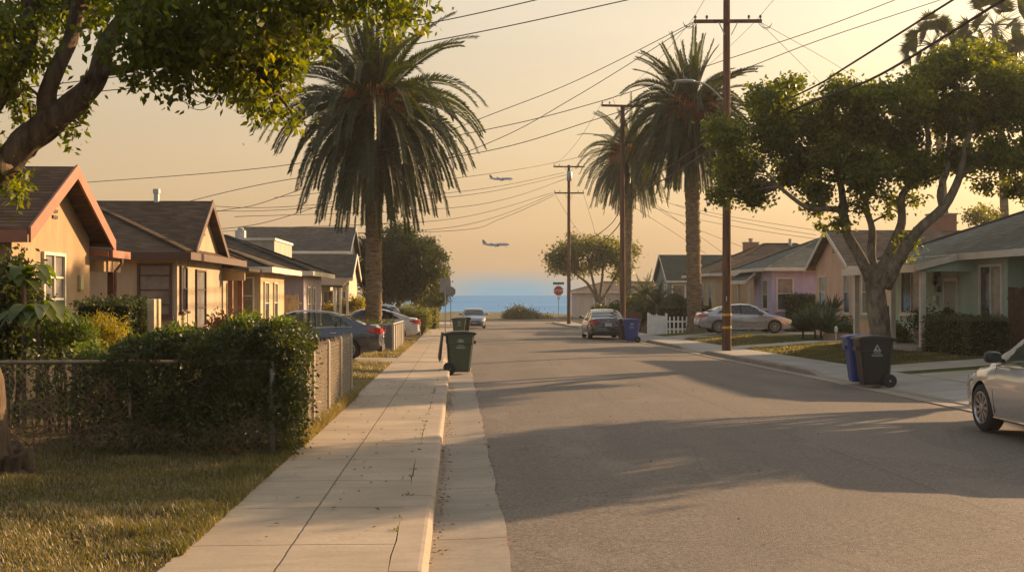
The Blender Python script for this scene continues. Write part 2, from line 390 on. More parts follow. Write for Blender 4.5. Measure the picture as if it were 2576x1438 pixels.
def strip(name, sec, ys, mat, kind='structure'):
    "sec(y) -> list of (x, z) across; a closed-bottomed strip along the street"
    V = []; Fc = []; n = len(sec(ys[0]))
    for y in ys:
        for x, z in sec(y): V.append((x, y, z+gz(y)))
    for j in range(len(ys)-1):
        for i in range(n): 
            a = j*n+i; b = j*n+(i+1) % n; Fc.append((a, b, b+n, a+n))
    Fc.append(tuple(range(n))); Fc.append(tuple((len(ys)-1)*n+i for i in range(n)))
    mb = MB(); mb.v = V; mb.f = Fc; o = mb.build(name, mat); o['kind'] = kind; return o
ysf = fr(-12, YE, .5)
def wob(y, k=0): return .012*math.sin(y*2.1+k)+.01*math.sin(y*5.3+k*2)
strip('gutter', lambda y: [(-.2, .0), (.12, .006), (.38+wob(y), .018), (.38+wob(y), -.3), (-.2, -.3)], ysf, GUT)
strip('kerb', lambda y: [(-.19, -.3), (-.195, kl(y)-.03), (-.225, kl(y)-.004), (-.25, kl(y)), (-.437+wob(y, 3)*.6, kl(y)*.2+.13*.8), (-.437, -.3)], ysf, KERB)
strip('gutter_right', lambda y: [(8.6+wob(y, 1), .02), (8.85, .008), (9.06, .0), (9.06, -.3), (8.6, -.3)], ysf, GUT)
strip('kerb_right', lambda y: [(9.06, -.3), (9.06, kr(y)-.03), (9.09, kr(y)-.002), (9.24, kr(y)), (9.24, -.3)], ysf, concrete('old_kerb', (.30, .26, .21), joints=2.4, stain=1.0))
strip('sidewalk', lambda y: [(-1.88, .13), (-1.15, .132), (-.436+wob(y, 3)*.6-max(0, .010*math.sin(y*1.7)+.002), kl(y)*.3+.13*.7), (-.452, -.3), (-1.88, -.3)], ysf, CON)
strip('sidewalk_right', lambda y: [(9.25, kr(y)), (9.8, .13*.6+kr(y)*.4), (10.88+wob(y, 2), .13), (10.88, -.3), (9.25, -.3)], ysf, CONR)
sheet('lawn_left', [-70, -30, -12, -6, -5, -4, -3, -2.5, -1.885], fr(-12, YE, 4), lambda x, y: gz(y)+lvl(x, y), GRASS_L)
sheet('lawn_right', [10.885, 11, 11.8, 12.6, 13.4, 14.2, 16, 22, 34, 70], fr(-12, YE, 4), lambda x, y: gz(y)+lvl(x, y), GRASS_R)
def patch(name, x0, x1, y0, y1, mat, up=.006):
    xs = sorted(set([x0]+[x for x in (-12, -6, -5, -4, -3, -2.5, 11, 11.8, 12.6, 13.4, 14.2, 16, 22) if x0 < x < x1]+[x1]))
    sheet(name, xs, fr(y0, y1, 2), lambda x, y: gz(y)+lvl(x, y)+up, mat, depth=.05)
DRV = concrete('drive_concrete', (.40, .35, .28), joints=2.4, stain=.8)
patch('driveway', -12, -1.89, 34.4, 37.6, DRV); patch('driveway', -12, -1.89, 53, 56.4, DRV)
patch('driveway', 10.9, 22, 57.4, 62.4, DRV)
patch('path', 10.9, 15.4, 45.2, 47.4, DRV); patch('path', 10.9, 15.8, 29.2, 31.5, DRV); patch('driveway', 10.9, 15.9, 25.0, 28.2, DRV)
# far side of the cross street, scrub, bluff and sea
strip_far = MB(); strip_far.box(-110, 110, 129.41, 129.9, -1.4, gz(132)+.16); strip_far.build('far_kerb', KERB)['kind'] = 'structure'
SAND = lawnmat('dune_scrub', (.10, .10, .06), (.20, .17, .10), (.33, .26, .17))
random.seed(3)
bump_ = lambda x, y: .22*math.sin(x*.21+1)*math.sin(y*.17)+.12*math.sin(x*.63+y*.4)
sheet('dune', fr(-160, 160, 5), [129.91, 133, 138, 143, 148, 153, 158, 163, 168, 176, 186], lambda x, y: (gz(132)+.1+min(1, (y-129.9)/25)*(.35+bump_(x, y))) if y < 165 else gz(132)-(y-165)*.55, SAND)
m = newmat('sea_water'); g = G(m); v = g.co(scale=(.05, .35, 1))
a = g.noise(.09, 8, v, .65); b = g.noise(.5, 6, v, .7)
col = g.ramp(a, [(.35, (.025, .13, .33)), (.52, (.05, .20, .42)), (.68, (.15, .33, .52))])
g.out(col, .75, g.bump(b, .8, .5), spec=.12)
sheet('sea', [-40000, -6000, -800, 0, 800, 6000, 40000], [195, 400, 1500, 8000, 90000], lambda x, y: -8.5, m, depth=1)

# ------------------------------------------------------------ houses
GLASS = glassy('window_glass', (.05, .055, .06)); GLASSC = glassy('curtained_glass', (.22, .20, .16), .3); GLASSB = glassy('blind_glass', (.13, .12, .115), .35)
WHITE = plain('white_paint', (.66, .62, .54), .6, var=.1, bump=.1); CREAM = plain('cream_trim', (.62, .55, .42), .6)
SHADE = {}
def mat_of(kind, c):
    k = (kind, c)
    if k not in SHADE:
        SHADE[k] = {'stucco': stucco, 'shingle': shingle}[kind](f'{kind}_{len(SHADE)}', c) if kind != 'paint' else plain(f'paint_{len(SHADE)}', c, .6, var=.15, bump=.15)
    return SHADE[k]
def window(h, face, a, b, z0, z1, pos, frame=None, glass=None, mull=(), rails=(.5,), fw=.07, sill=True, out=1, label=None):
    """face 'x': on a wall whose normal is +-X at X=pos, spanning Y a..b; face 'y': on a wall facing -Y at Y=pos, spanning X a..b.  out = sign of the outward normal"""
    frame = frame or WHITE; glass = glass or GLASS
    def P(u, d, z): return (pos+out*d, u, z) if face == 'x' else (u, pos+out*d, z)
    def B(mb, u0, u1, d0, d1, za, zb):
        p = P(u0, d0, za); q = P(u1, d1, zb)
        mb.box(min(p[0], q[0]), max(p[0], q[0]), min(p[1], q[1]), max(p[1], q[1]), za, zb)
    f = MB(); D = .06
    B(f, a-fw, a, .001, D, z0-fw, z1+fw); B(f, b, b+fw, .001, D, z0-fw, z1+fw)
    B(f, a+.001, b-.001, .001, D, z1+.001, z1+fw-.002); B(f, a+.001, b-.001, .001, D, z0-fw+.002, z0-.001)
    for m_ in mull: x = a+(b-a)*m_; B(f, x-fw*.3, x+fw*.3, .001, D*.8, z0+.001, z1-.001)
    for r in rails:
        z = z0+(z1-z0)*r; us = [a]+[a+(b-a)*m_ for m_ in mull]+[b]
        for u0, u1 in zip(us[:-1], us[1:]):
            B(f, u0+(fw*.3+.001 if u0 != a else .001), u1-(fw*.3+.001 if u1 != b else .001), .001, D*.7, z-fw*.28, z+fw*.28)
    if sill: B(f, a-fw-.05, b+fw+.05, .001, D+.06, z0-fw-.06, z0-fw-.001)
    fo = f.build('window', frame, h, world=True)
    if label: fo['label'] = label
    GD_ = GLASS
    if len(rails) == 1 and not mull: zm = z0+(z1-z0)*rails[0]; parts_ = [((a, b, zm, z1), GLASSB if glass is GLASS else glass), ((a, b, z0, zm), GD_)]
    elif mull == (.5,) and not rails: xm = (a+b)/2; parts_ = [((a, xm, z0, z1), GLASSC), ((xm, b, z0, z1), GD_)]
    else: parts_ = [((a, b, z0, z1), glass)]
    for (pa, pb, pc, pd), gm in parts_:
        p = MB(); B(p, pa+.002, pb-.002, .001, .012, pc+.002, pd-.002)
        po = p.build('pane', gm, h, world=True); po.parent = fo
    return fo
def wall(h, x0, x1, y0, y1, z1, mat, name='wall', z0=None):
    z0 = gz(y0)-.3 if z0 is None else z0
    return MB().box(x0, x1, y0, y1, z0, z1).build(name, mat, h, world=True)
def slab(mb, pts, th=.12):
    "roof plane given by its corner points (CCW seen from above), thickened downwards"
    mb.prism(pts, (0, 0, -th)); return mb
def gable_x(h, x0, x1, y0, y1, ze, zr, roof, trim, street, over=.35, oy=.3, wallm=None, yr=None, fascia=.16, vent=True, name='roof', mask=None):
    """gable roof, ridge along X; gable end at the street side.  street=+1: street lies at +X (left houses); -1: at -X.  y0..y1 wall span, ze eave height at wall, zr ridge"""
    yr = (y0+y1)/2 if yr is None else yr; xs = (x1+over) if street > 0 else (x0-over); xe = x0 if street > 0 else x1
    s0 = (zr-ze)/(yr-y0); s1 = (zr-ze)/(y1-yr)
    a = (y0-oy, ze-s0*oy); b = (y1+oy, ze-s1*oy); mb = MB()
    slab(mb, [(xe, a[0], a[1]+.1), (xs, a[0], a[1]+.1), (xs, yr, zr+.1), (xe, yr, zr+.1)], .1)
    slab(mb, [(xs, b[0], b[1]+.1), (xe, b[0], b[1]+.1), (xe, yr+.001, zr+.1), (xs, yr+.001, zr+.1)], .1)
    ro = mb.build(name, roof, h, world=True)
    # triangular wall
    xf = x1 if street > 0 else x0
    xg_ = xf+street*.003; zg_ = gz(y0)-.3; t = MB(); t.prism([(xg_, y0-.003, zg_), (xg_, y1+.003, zg_), (xg_, y1+.003, ze-.02), (xg_, yr, zr-.02), (xg_, y0-.003, ze-.02)], (-street*.2, 0, 0)); t.build('gable', wallm, h, world=True)
    # rake boards
    k = MB(); fx = xs+street*.012
    for (q, z), s in ((a, 1), (b, -1)):
        k.prism([(fx, q, z+.13), (fx, yr, zr+.13), (fx, yr, zr+.13-fascia*1.25), (fx, q, z+.13-fascia*1.25)], (street*.04, 0, 0))
    k.build('rake_board', trim, h, world=True)
    k = MB(); k.box(min(xe, xs), max(xe, xs), a[0]-.03, a[0]-.002, a[1]-fascia+.08, a[1]+.085); k.build('fascia', trim, h, world=True)
    if vent:
        v_ = MB(); zc = zr-.55*max(1, (zr-ze)/1.3)
        for i in range(5): 
            za = zc-.3+i*.11; v_.box(min(xf, xf+street*.03), max(xf, xf+street*.03), yr-.13, yr+.13, za, za+.055)
        v_.build('gable_vent', plain('vent_dark', (.05, .04, .035)), h, world=True)
    return ro
def hip(h, x0, x1, y0, y1, ze, slope, roof, trim, o=.35, fascia=.15, name='roof', gut=True):
    X0, X1, Y0, Y1 = x0-o, x1+o, y0-o, y1+o; w, l = X1-X0, Y1-Y0; hh = min(w, l)/2; zr = ze+hh*slope
    if w >= l: A = (X0+hh, (Y0+Y1)/2, zr); B = (X1-hh, (Y0+Y1)/2, zr)
    else: A = ((X0+X1)/2, Y0+hh, zr); B = ((X0+X1)/2, Y1-hh, zr)
    c = [(X0, Y0, ze), (X1, Y0, ze), (X1, Y1, ze), (X0, Y1, ze)]; mb = MB()
    vs = c+[A, B]+[(p[0], p[1], p[2]-.08) for p in c]
    if w >= l: fs = [(0, 1, 5, 4), (1, 2, 5), (2, 3, 4, 5), (3, 0, 4)]
    else: fs = [(0, 1, 4), (1, 2, 5, 4), (2, 3, 5), (3, 0, 4, 5)]
    fs += [(0, 6, 7, 1), (1, 7, 8, 2), (2, 8, 9, 3), (3, 9, 6, 0), (6, 9, 8, 7)]
    mb.add(vs, fs); ro = mb.build(name, roof, h, world=True)
    cap = MB()
    up = Vector((0, 0, .03))
    for p, q in ((c[0], A), (c[3], A if w >= l else B), (c[1], B if w >= l else A), (c[2], B)): cap.bar(Vector(p)+up, Vector(q)+up, .2, .05)
    cap.bar(Vector(A)+up, Vector(B)+up, .2, .05)
    co = cap.build('ridge_cap', roof, h, world=True); co.parent = ro
    k = MB(); z0, z1 = ze-fascia-.02, ze+.012
    k.box(X0-.04, X1+.04, Y0-.04, Y0-.004, z0, z1); k.box(X1+.004, X1+.04, Y0-.002, Y1, z0, z1); k.box(X0-.04, X0-.004, Y0-.002, Y1, z0, z1)
    k.build('fascia', trim, h, world=True); return ro, zr
def posts(h, pts, z0, z1, w, mat):
    for x, y in pts: MB().box(x-w/2, x+w/2, y-w/2, y+w/2, z0, z1).build('porch_post', mat, h, world=True)
DARKTRIM = (.10, .045, .03)
# ---- left 1: orange stucco with red trim
g1 = gz(21)+.14
h = thing('bungalow', 'orange stucco bungalow with salmon red gable trim, nearest on the left', 'house', (-7.33, 20, g1))
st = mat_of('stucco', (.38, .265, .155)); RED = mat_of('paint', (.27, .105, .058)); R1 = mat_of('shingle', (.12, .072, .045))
Y0, Y1 = 20.0, 24.15; ye = g1+2.98
wall(h, -15, -7.33, Y0, Y1, ye-.04, st)
gable_x(h, -15, -7.33, Y0, Y1, ye, 4.05, R1, RED, 1, .38, .34, st, fascia=.2)
wall(h, -16, -9.2, 24.152, 27.2, ye-.1, st)
tag(window(h, 'x', 21.45, 22.5, .95, 2.52, -7.33, CREAM, GLASSB, (.5,), (.25, .5, .75), .06, False), 'tall white window with eight small panes')
MB().box(-7.33, -7.26, 23.42, 23.6, 1.9, 2.2).build('wall_lamp', plain('lamp_brass', (.5, .42, .2), .4), h, world=True, bevel=.025)
# porch at its far side
pr = MB(); slab(pr, [(-9.4, 24.2, 3.02), (-6.95, 24.2, 2.70), (-6.95, 25.5, 2.70), (-9.4, 25.5, 3.02)], .1); pr.build('porch_roof', R1, h, world=True)
MB().box(-6.94, -6.88, 24.2, 25.5, 2.56, 2.71).prism([(-9.4, 24.14, 3.0), (-6.95, 24.14, 2.69), (-6.95, 24.14, 2.57), (-9.4, 24.14, 2.88)], (0, .05, 0)).build('porch_fascia', RED, h, world=True)
MB().box(-9.3, -7.1, 24.35, 24.5, 2.28, 2.5).box(-7.2, -7.06, 24.52, 25.4, 2.28, 2.5).build('porch_beam', st, h, world=True)
posts(h, [(-7.13, 24.95)], g1, 2.28, .12, mat_of('paint', (.13, .05, .03)))
MB().tube([(-6.9, 24.9, 2.55), (-6.9, 24.9, 2.45), (-7.0, 24.8, 2.3), (-7.02, 24.78, .3)], .035, 8).build('downspout', mat_of('paint', (.16, .07, .045)), h, world=True, smooth=True)
# ---- left 2: tan, dark brown trim, hip front and gable behind
g2 = gz(31)+.16
h = thing('bungalow', 'tan stucco bungalow with dark brown window trim and a vent pipe on its shingle roof', 'house', (-7.0, 30.2, g2))
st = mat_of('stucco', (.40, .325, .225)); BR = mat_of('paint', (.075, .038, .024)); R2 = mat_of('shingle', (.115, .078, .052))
wall(h, -16, -7, 30.2, 37, 2.88, st)
hip(h, -16, -7, 30.2, 37.2, 2.86, .42, R2, BR, .4)
gable_x(h, -13, -6.98, 31.3, 35.3, 3.0, 4.3, R2, BR, 1, .22, .25, st, yr=33.2)
xa, xb = xat(347, 30.2), xat(432, 30.2)
window(h, 'y', xa+.05, xb-.05, at(0, 790, 30.2).z, at(0, 668, 30.2).z, 30.2, BR, GLASSB, (), (.2, .5, .8), .06, True, -1)
window(h, 'x', 30.5, 31.1, 1.45, 2.5, -7, BR, GLASS, (), (.5,), .05, True); window(h, 'x', 32.2, 33.3, 1.0, 2.45, -6.98, BR, GLASSB, (), (.33, .66), .05, False)
MB().tube([(xat(394, 33.2), 33.2, 4.2), (xat(394, 33.2), 33.2, 4.62)], .075, 12).tube([(xat(394, 33.2), 33.2, 4.6), (xat(394, 33.2), 33.2, 4.72)], .1, 12).build('vent_pipe', plain('galvanised', (.42, .42, .42), .5, .4), h, world=True)
# ---- left 3
g3 = gz(40)+.16
h = thing('bungalow', 'beige bungalow with white eaves and a porch on two reddish posts, third on the left', 'house', (-6.3, 38, g3))
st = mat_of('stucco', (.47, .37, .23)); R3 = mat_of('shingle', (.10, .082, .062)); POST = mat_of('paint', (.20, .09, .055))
wall(h, -15, -6.3, 38.6, 43.8, 2.7, st); hip(h, -15, -6.3, 38.6, 45, 2.7, .36, R3, CREAM, .4)
window(h, 'y', xat(606, 38.6), xat(636, 38.6), at(0, 788, 38.6).z, at(0, 700, 38.6).z, 38.6, WHITE, GLASS, (), (.5,), .06, True, -1)
window(h, 'x', 39.2, 40.0, .9, 2.2, -6.3, CREAM, GLASS, (), (.5,), .05); window(h, 'x', 41.2, 41.9, .9, 2.2, -6.3, CREAM, GLASSC, (), (.5,), .05)
pr = MB(); slab(pr, [(-10.5, 35.9, 3.25), (-6.2, 35.9, 2.62), (-6.2, 38.3, 2.62), (-10.5, 38.3, 3.25)], .1); pr.build('porch_roof', R3, h, world=True)
MB().prism([(-10.4, 36, 3.1), (-6.35, 36, 2.5), (-6.35, 36, 2.25), (-10.4, 36, 2.25)], (0, .1, 0)).build('porch_beam', mat_of('paint', (.42, .27, .13)), h, world=True)
posts(h, [(xat(580, 36.1), 36.1), (xat(600, 36.6), 36.9)], g3-.1, 2.3, .14, POST)
# ---- left 4 purple
g4 = gz(49)+.16
h = thing('bungalow', 'pale lilac grey bungalow behind a light board fence, fourth on the left', 'house', (-6, 47, g4))
st = mat_of('stucco', (.36, .31, .33)); st2 = mat_of('stucco', (.48, .40, .27)); R4 = mat_of('shingle', (.105, .088, .068))
wall(h, -15, -6, 47, 53, 2.75, st); hip(h, -15, -6, 47, 54.5, 2.74, .38, R4, CREAM, .38)
window(h, 'x', 48, 48.7, .8, 2.1, -6, CREAM, GLASSC, (), (.5,), .05); window(h, 'x', 49.6, 50.4, .8, 2.1, -6, CREAM, GLASSC, (), (.5,), .05)
MB().box(-6.5, -6.2, 52.5, 53.02, 2.4, 4.2).build('chimney', st2, h, world=True) if 0 else None
# ---- left 5 white with porch
g5 = gz(62)+.16
h = thing('bungalow', 'cream bungalow with a shallow front porch, partly behind the big left palm', 'house', (-5.8, 61, g5))
st = mat_of('stucco', (.50, .44, .32)); R5 = mat_of('shingle', (.105, .088, .07))
wall(h, -15, -6.6, 62.5, 64.4, 2.6, st); wall(h, -15, -5.8, 64.41, 69.4, 2.7, st)
gable_x(h, -15, -5.8, 64.4, 69.4, 2.8, 4.0, R5, CREAM, 1, .2, .3, st)
pr = MB(); slab(pr, [(-14, 59.6, 2.5), (-5.7, 59.6, 2.3), (-5.7, 64.2, 2.75), (-14, 64.2, 2.95)], .1); pr.build('porch_roof', R5, h, world=True)
posts(h, [(xat(x, 59.8), 59.8) for x in (806, 843, 857, 874)], g5-.1, 2.32, .12, WHITE)
for a_, b_ in ((815, 836), (848, 852), (858, 868)): window(h, 'y', xat(a_, 62.5), xat(b_, 62.5), .6, 2.0, 62.5, WHITE, GLASSB, (.5,), (), .06, True, -1)
# ---- left 6 two storeys behind
h = thing('two_storey_house', 'two storey cream house with a dark roof rising behind the left bungalows', 'house', (-7, 78, gz(78)))
wall(h, -14.5, -7.2, 78, 85, 4.7, st); gable_x(h, -14.5, -7.2, 78, 85, 4.75, 6.35, mat_of('shingle', (.12, .10, .08)), WHITE, 1, .3, .35, st, vent=False)
window(h, 'x', 80, 81, 3.2, 4.2, -7.2, WHITE, GLASS, sill=False); window(h, 'y', -11, -10, 3.3, 4.3, 78, WHITE, GLASS, sill=False, out=-1)
# ---- flat roofed building
h = thing('flat_roofed_building', 'pale flat roofed building with a rooftop unit showing above the left bungalows', 'building', (-10, 56, gz(56)))
xa, xb = xat(588, 57), xat(690, 57)
wall(h, xa, xb, 57, 63, at(0, 603, 57).z, mat_of('stucco', (.40, .38, .31)))
MB().box(xa-.06, xb+.06, 56.9, 63.1, at(0, 603, 57).z+.002, at(0, 599, 57).z+.04).build('parapet', WHITE, h, world=True)
c = at(603, 590, 58); MB().box(c.x-.22, c.x+.22, 58, 58.5, c.z-.25, c.z+.22).lathe([(.14, 0), (.16, .1), (.05, .16)], 12, Matrix.Translation((c.x, 58.25, c.z+.222))).build('rooftop_unit', plain('hvac', (.4, .4, .38), .5), h, world=True)
MB().tube([(c.x-.1, 58.9, c.z-.3), (c.x-.1, 58.9, c.z+.4)], .03, 6).build('vent_pipe', plain('hvac', (.4, .4, .38)), h, world=True)
# ================= right side
STK = plain('paint_white_r', (.55, .50, .42), .6)
# R1 sage green
gr = gz(37)+.35
h = thing('bungalow', 'sage green bungalow with a white posted porch and barred door, nearest on the right', 'house', (16, 34, gr))
st = mat_of('stucco', (.33, .42, .33)); RR = mat_of('shingle', (.155, .165, .145))
wall(h, 16, 26, 34, 43.5, 3.02, st); wall(h, 17.2, 26, 28.6, 33.999, 3.02, st)
hip(h, 16, 26, 28.6, 43.5, 3.08, .40, RR, STK, .5, .17)
pr = MB(); slab(pr, [(14.15, 36.2, 2.74), (15.52, 36.2, 3.07), (15.52, 43.2, 3.07), (14.15, 43.2, 2.74)], .1); pr.build('porch_roof', RR, h, world=True)
MB().box(14.09, 14.148, 36.2, 43.2, 2.52, 2.76).prism([(14.1, 36.14, 2.75), (15.5, 36.14, 3.09), (15.5, 36.14, 2.90), (14.1, 36.14, 2.55)], (0, .05, 0)).build('porch_fascia', STK, h, world=True)
MB().prism([(14.5, 36.3, 2.62), (16, 36.3, 2.98), (16, 36.3, 2.55), (14.5, 36.3, 2.55)], (0, .1, 0)).build('porch_gusset', st, h, world=True)
z0 = gr+.14
posts(h, [(14.45, 36.45), (14.45, 39.0), (14.45, 42.6)], z0, 2.6, .16, STK)
MB().box(14.1, 15.999, 36.1, 43.2, gr-.5, z0).build('porch_slab', DRV, h, world=True, bevel=.015)
MB().box(13.5, 14.09, 37.2, 38.8, gr-.5, z0-.17).build('porch_step', DRV, h, world=True, bevel=.015)
window(h, 'x', 40.4, 42.2, 1.2, 2.62, 16, STK, GLASS, (.5,), (), .07, True, -1)
window(h, 'x', 34.35, 35.75, 1.15, 2.66, 16, STK, GLASSC, (.5,), (), .08, True, -1); window(h, 'x', 30.6, 32.6, 1.1, 2.66, 17.2, STK, GLASS, (.5,), (), .08, True, -1)
DW = plain('door_white', (.5, .46, .38), .5)
d = MB().box(15.955, 15.999, 37.4, 38.35, z0+.01, z0+2.1).build('door', plain('door_grey', (.30, .31, .27), .6), h, world=True)
k = MB(); 
for y in (37.34, 38.35): k.box(15.91, 15.998, y, y+.06, z0+.01, z0+2.16)
k.box(15.91, 15.998, 37.402, 38.348, z0+2.102, z0+2.16)
for i in range(10): y = 37.46+i*.09; k.box(15.93, 15.95, y, y+.018, z0+.06, z0+2.08)
for z in (.05, .9, 1.0, 2.06): k.box(15.92, 15.952, 37.402, 38.348, z0+z, z0+z+.035)
ko = k.build('security_grille', DW, h, world=True); ko.parent = d
MB().lathe([(.01, 0), (.035, .02), (.035, .05), (.01, .06)], 10, Matrix.Translation((15.9, 38.25, z0+.98))).build('door_knob', plain('black_metal', (.03, .03, .03), .3, .6), h, world=True).parent = d
LM = plain('lantern_dark', (.04, .035, .03), .4, .5)
MB().box(15.82, 15.999, 38.85, 39.05, 2.42, 2.58).lathe([(.03, -.3), (.08, -.22), (.09, -.02), (.02, .03)], 10, Matrix.Translation((15.86, 38.95, 2.42))).build('porch_lantern', LM, h, world=True)
MB().box(15.86, 15.999, 38.75, 39.05, 1.92, 2.12).build('mailbox', LM, h, world=True, bevel=.02)
MB().box(15.88, 15.999, 38.95, 39.2, 1.5, 1.8).build('meter_box', plain('meter', (.4, .4, .35), .4), h, world=True, bevel=.02)
# R2 peach
gr2 = gz(52)+.35
h = thing('bungalow', 'peach stucco bungalow with a steep white edged gable and brick chimney', 'house', (17, 51, gr2))
st = mat_of('stucco', (.60, .39, .27)); RB = mat_of('shingle', (.165, .12, .085))
xg = xat(2147, 51.5)
wall(h, xg, 29, 51.5, 57, 3.1, st)
gable_x(h, xg, 29, 51.5, 57, 3.2, 4.72, RB, STK, -1, .4, .35, st)
window(h, 'x', 55.4, 56.3, 1.3, 2.65, xg, STK, GLASSC, (), (.5,), .06, True, -1); window(h, 'x', 51.9, 52.7, 1.05, 2.85, xg, STK, GLASSC, (), (.5,), .06, True, -1)
window(h, 'y', xat(2168, 51.5), xat(2188, 51.5), 1.05, 2.85, 51.5, STK, GLASS, (), (.5,), .06, True, -1)
MB().box(xg-.04, xg+1.6, 51.45, 51.499, .82, .9).build('sill_band', STK, h, world=True)
BRICK = newmat('brick'); g = G(BRICK); tcn = g.n('ShaderNodeTexCoord'); x3 = g.n('ShaderNodeSeparateXYZ', {0: tcn.outputs['Object']})
cx = g.n('ShaderNodeCombineXYZ', {0: g.m('ADD', x3.outputs[0], x3.outputs[1]), 1: x3.outputs[2]})
bk = g.n('ShaderNodeTexBrick', {'Vector': cx.outputs[0], 'Color1': (.30, .09, .05, 1), 'Color2': (.20, .065, .04, 1), 'Mortar': (.25, .2, .15, 1), 'Scale': 1.0, 'Mortar Size': .012, 'Brick Width': .22, 'Row Height': .075})
g.out(bk.outputs[0], .9, g.bump(bk.outputs['Fac'], -.4, .01))
def chimney(h, px0, px1, py0, py1, Y, cap=True):
    a = at(px0, py0, Y); b = at(px1, py1, Y)
    o = MB().box(a.x, b.x, Y, Y+.8, b.z-.6, a.z).build('chimney', BRICK, h, world=True)
    q = MB().box(a.x-.05, b.x+.05, Y-.05, Y+.85, a.z+.002, a.z+.08).lathe([(.16, 0), (.16, .22), (.2, .24), (.2, .3)], 12, Matrix.Translation(((a.x+b.x)/2, Y+.4, a.z+.082))).build('chimney_cap', DRV, h, world=True)
    q.parent = o
chimney(h, 2347, 2407, 540, 568, 54.2)
# R3 lilac
gr3 = gz(64)+.35
h = thing('bungalow', 'lilac stucco bungalow with a grey green hip roof behind the silver sedan', 'house', (17, 64, gr3))
st = mat_of('stucco', (.43, .355, .47)); RG = mat_of('shingle', (.125, .14, .125))
x3_ = xat(1942, 64); wall(h, x3_, 27, 64, 68, 3.2, st); wall(h, x3_+1.4, 27, 68.001, 71.5, 3.2, st)
hip(h, x3_, 27, 64, 71.5, 3.3, .42, RG, STK, .45)
window(h, 'y', xat(1956, 64), xat(1993, 64), 1.05, 2.7, 64, STK, GLASSB, (), (.52,), .08, True, -1); window(h, 'x', 64.8, 65.9, 1.1, 2.6, x3_, STK, GLASS, (), (.5,), .06, True, -1)
pr = MB(); xp = xat(1838, 70); slab(pr, [(xp, 66.3, 2.62), (x3_+.3, 66.3, 3.28), (x3_+.3, 71.6, 3.28), (xp, 71.6, 2.62)], .1); pr.build('porch_roof', RG, h, world=True)
MB().prism([(xp, 66.24, 2.66), (x3_-.3, 66.24, 3.18), (x3_-.3, 66.24, 3.0), (xp, 66.24, 2.48)], (0, .05, 0)).box(xp-.05, xp-.002, 66.24, 71.6, 2.46, 2.66).build('porch_fascia', STK, h, world=True)
posts(h, [(xp+.25, 66.5), (xp+.25, 69), (xp+1.0, 66.5)], gr3-.1, 2.5, .13, STK)
MB().box(x3_+1.36, x3_+1.399, 68.6, 69.5, gr3, 2.35).build('door', mat_of('paint', (.12, .07, .05)), h, world=True)
# R4 tan with brown hip
h = thing('bungalow', 'tan bungalow with a brown hip roof between the lilac and the blue grey houses', 'house', (16.5, 75, gz(75)+.3))
st = mat_of('stucco', (.44, .34, .21)); x4 = xat(1800, 75)
wall(h, x4, 27, 75, 83.5, 3.1, st); hip(h, x4, 27, 75, 83.5, 3.2, .44, mat_of('shingle', (.14, .10, .07)), STK, .45)
for y in (76, 78.4, 81): window(h, 'x', y, y+1, 1, 2.5, x4, STK, GLASS, (), (.5,), .06, True, -1)
MB().box(x4+1.5, x4+2.2, 78, 78.5, 3.85, 4.2).build('skylight', plain('hvac', (.4, .4, .38)), h, world=True)
MB().tube([(xat(1988, 79), 79, 4.6), (xat(1988, 79), 79, 5.6)], .12, 10).build('vent_pipe', plain('galvanised', (.42, .42, .42)), h, world=True)
# R5 blue grey
h = thing('bungalow', 'blue grey bungalow with a dark green gable roof and red chimney, farthest right', 'house', (16.5, 93, gz(93)+.3))
st = mat_of('stucco', (.20, .255, .27)); x5 = xat(1684, 93)
wall(h, x5, 28, 93, 99, 3.0, st); gable_x(h, x5, 28, 93, 99, 3.1, 5.0, mat_of('shingle', (.07, .085, .07)), STK, -1, .3, .35, st)
window(h, 'y', xat(1693, 93), xat(1722, 93), .9, 2.6, 93, WHITE, GLASS, (), (.5,), .1, True, -1); window(h, 'x', 94, 95, .9, 2.6, x5, WHITE, GLASS, (), (.5,), .1, True, -1)
chimney(h, 1874, 1909, 611, 645, 95)
# off to the right of the picture, its shadow crosses the street
h = thing('bungalow', 'cream bungalow standing nearer than the sage green one on the right', 'house', (18.5, 8, gz(16)+.35))
st = mat_of('stucco', (.45, .40, .3)); wall(h, 18.5, 29, 6, 25.4, 3.1, st); hip(h, 18.5, 29, 6, 25.4, 3.2, .46, RB, STK, .45)
window(h, 'x', 19, 21, 1.1, 2.6, 18.5, STK, GLASS, (.5,), (), .07, True, -1)
# far right pale house
h = thing('bungalow', 'small pale pink house beyond the fork trunked tree at the far end', 'house', (13.6, 136, gz(132)))
st = mat_of('stucco', (.50, .40, .33)); xa = xat(1452, 136); wall(h, xa, xa+13, 136, 143, 2.2, st); hip(h, xa, xa+13, 136, 143, 2.25, .3, RB, STK, .4)
window(h, 'y', xa+2, xa+3.2, .4, 1.6, 136, WHITE, GLASS, (), (.5,), .08, True, -1)
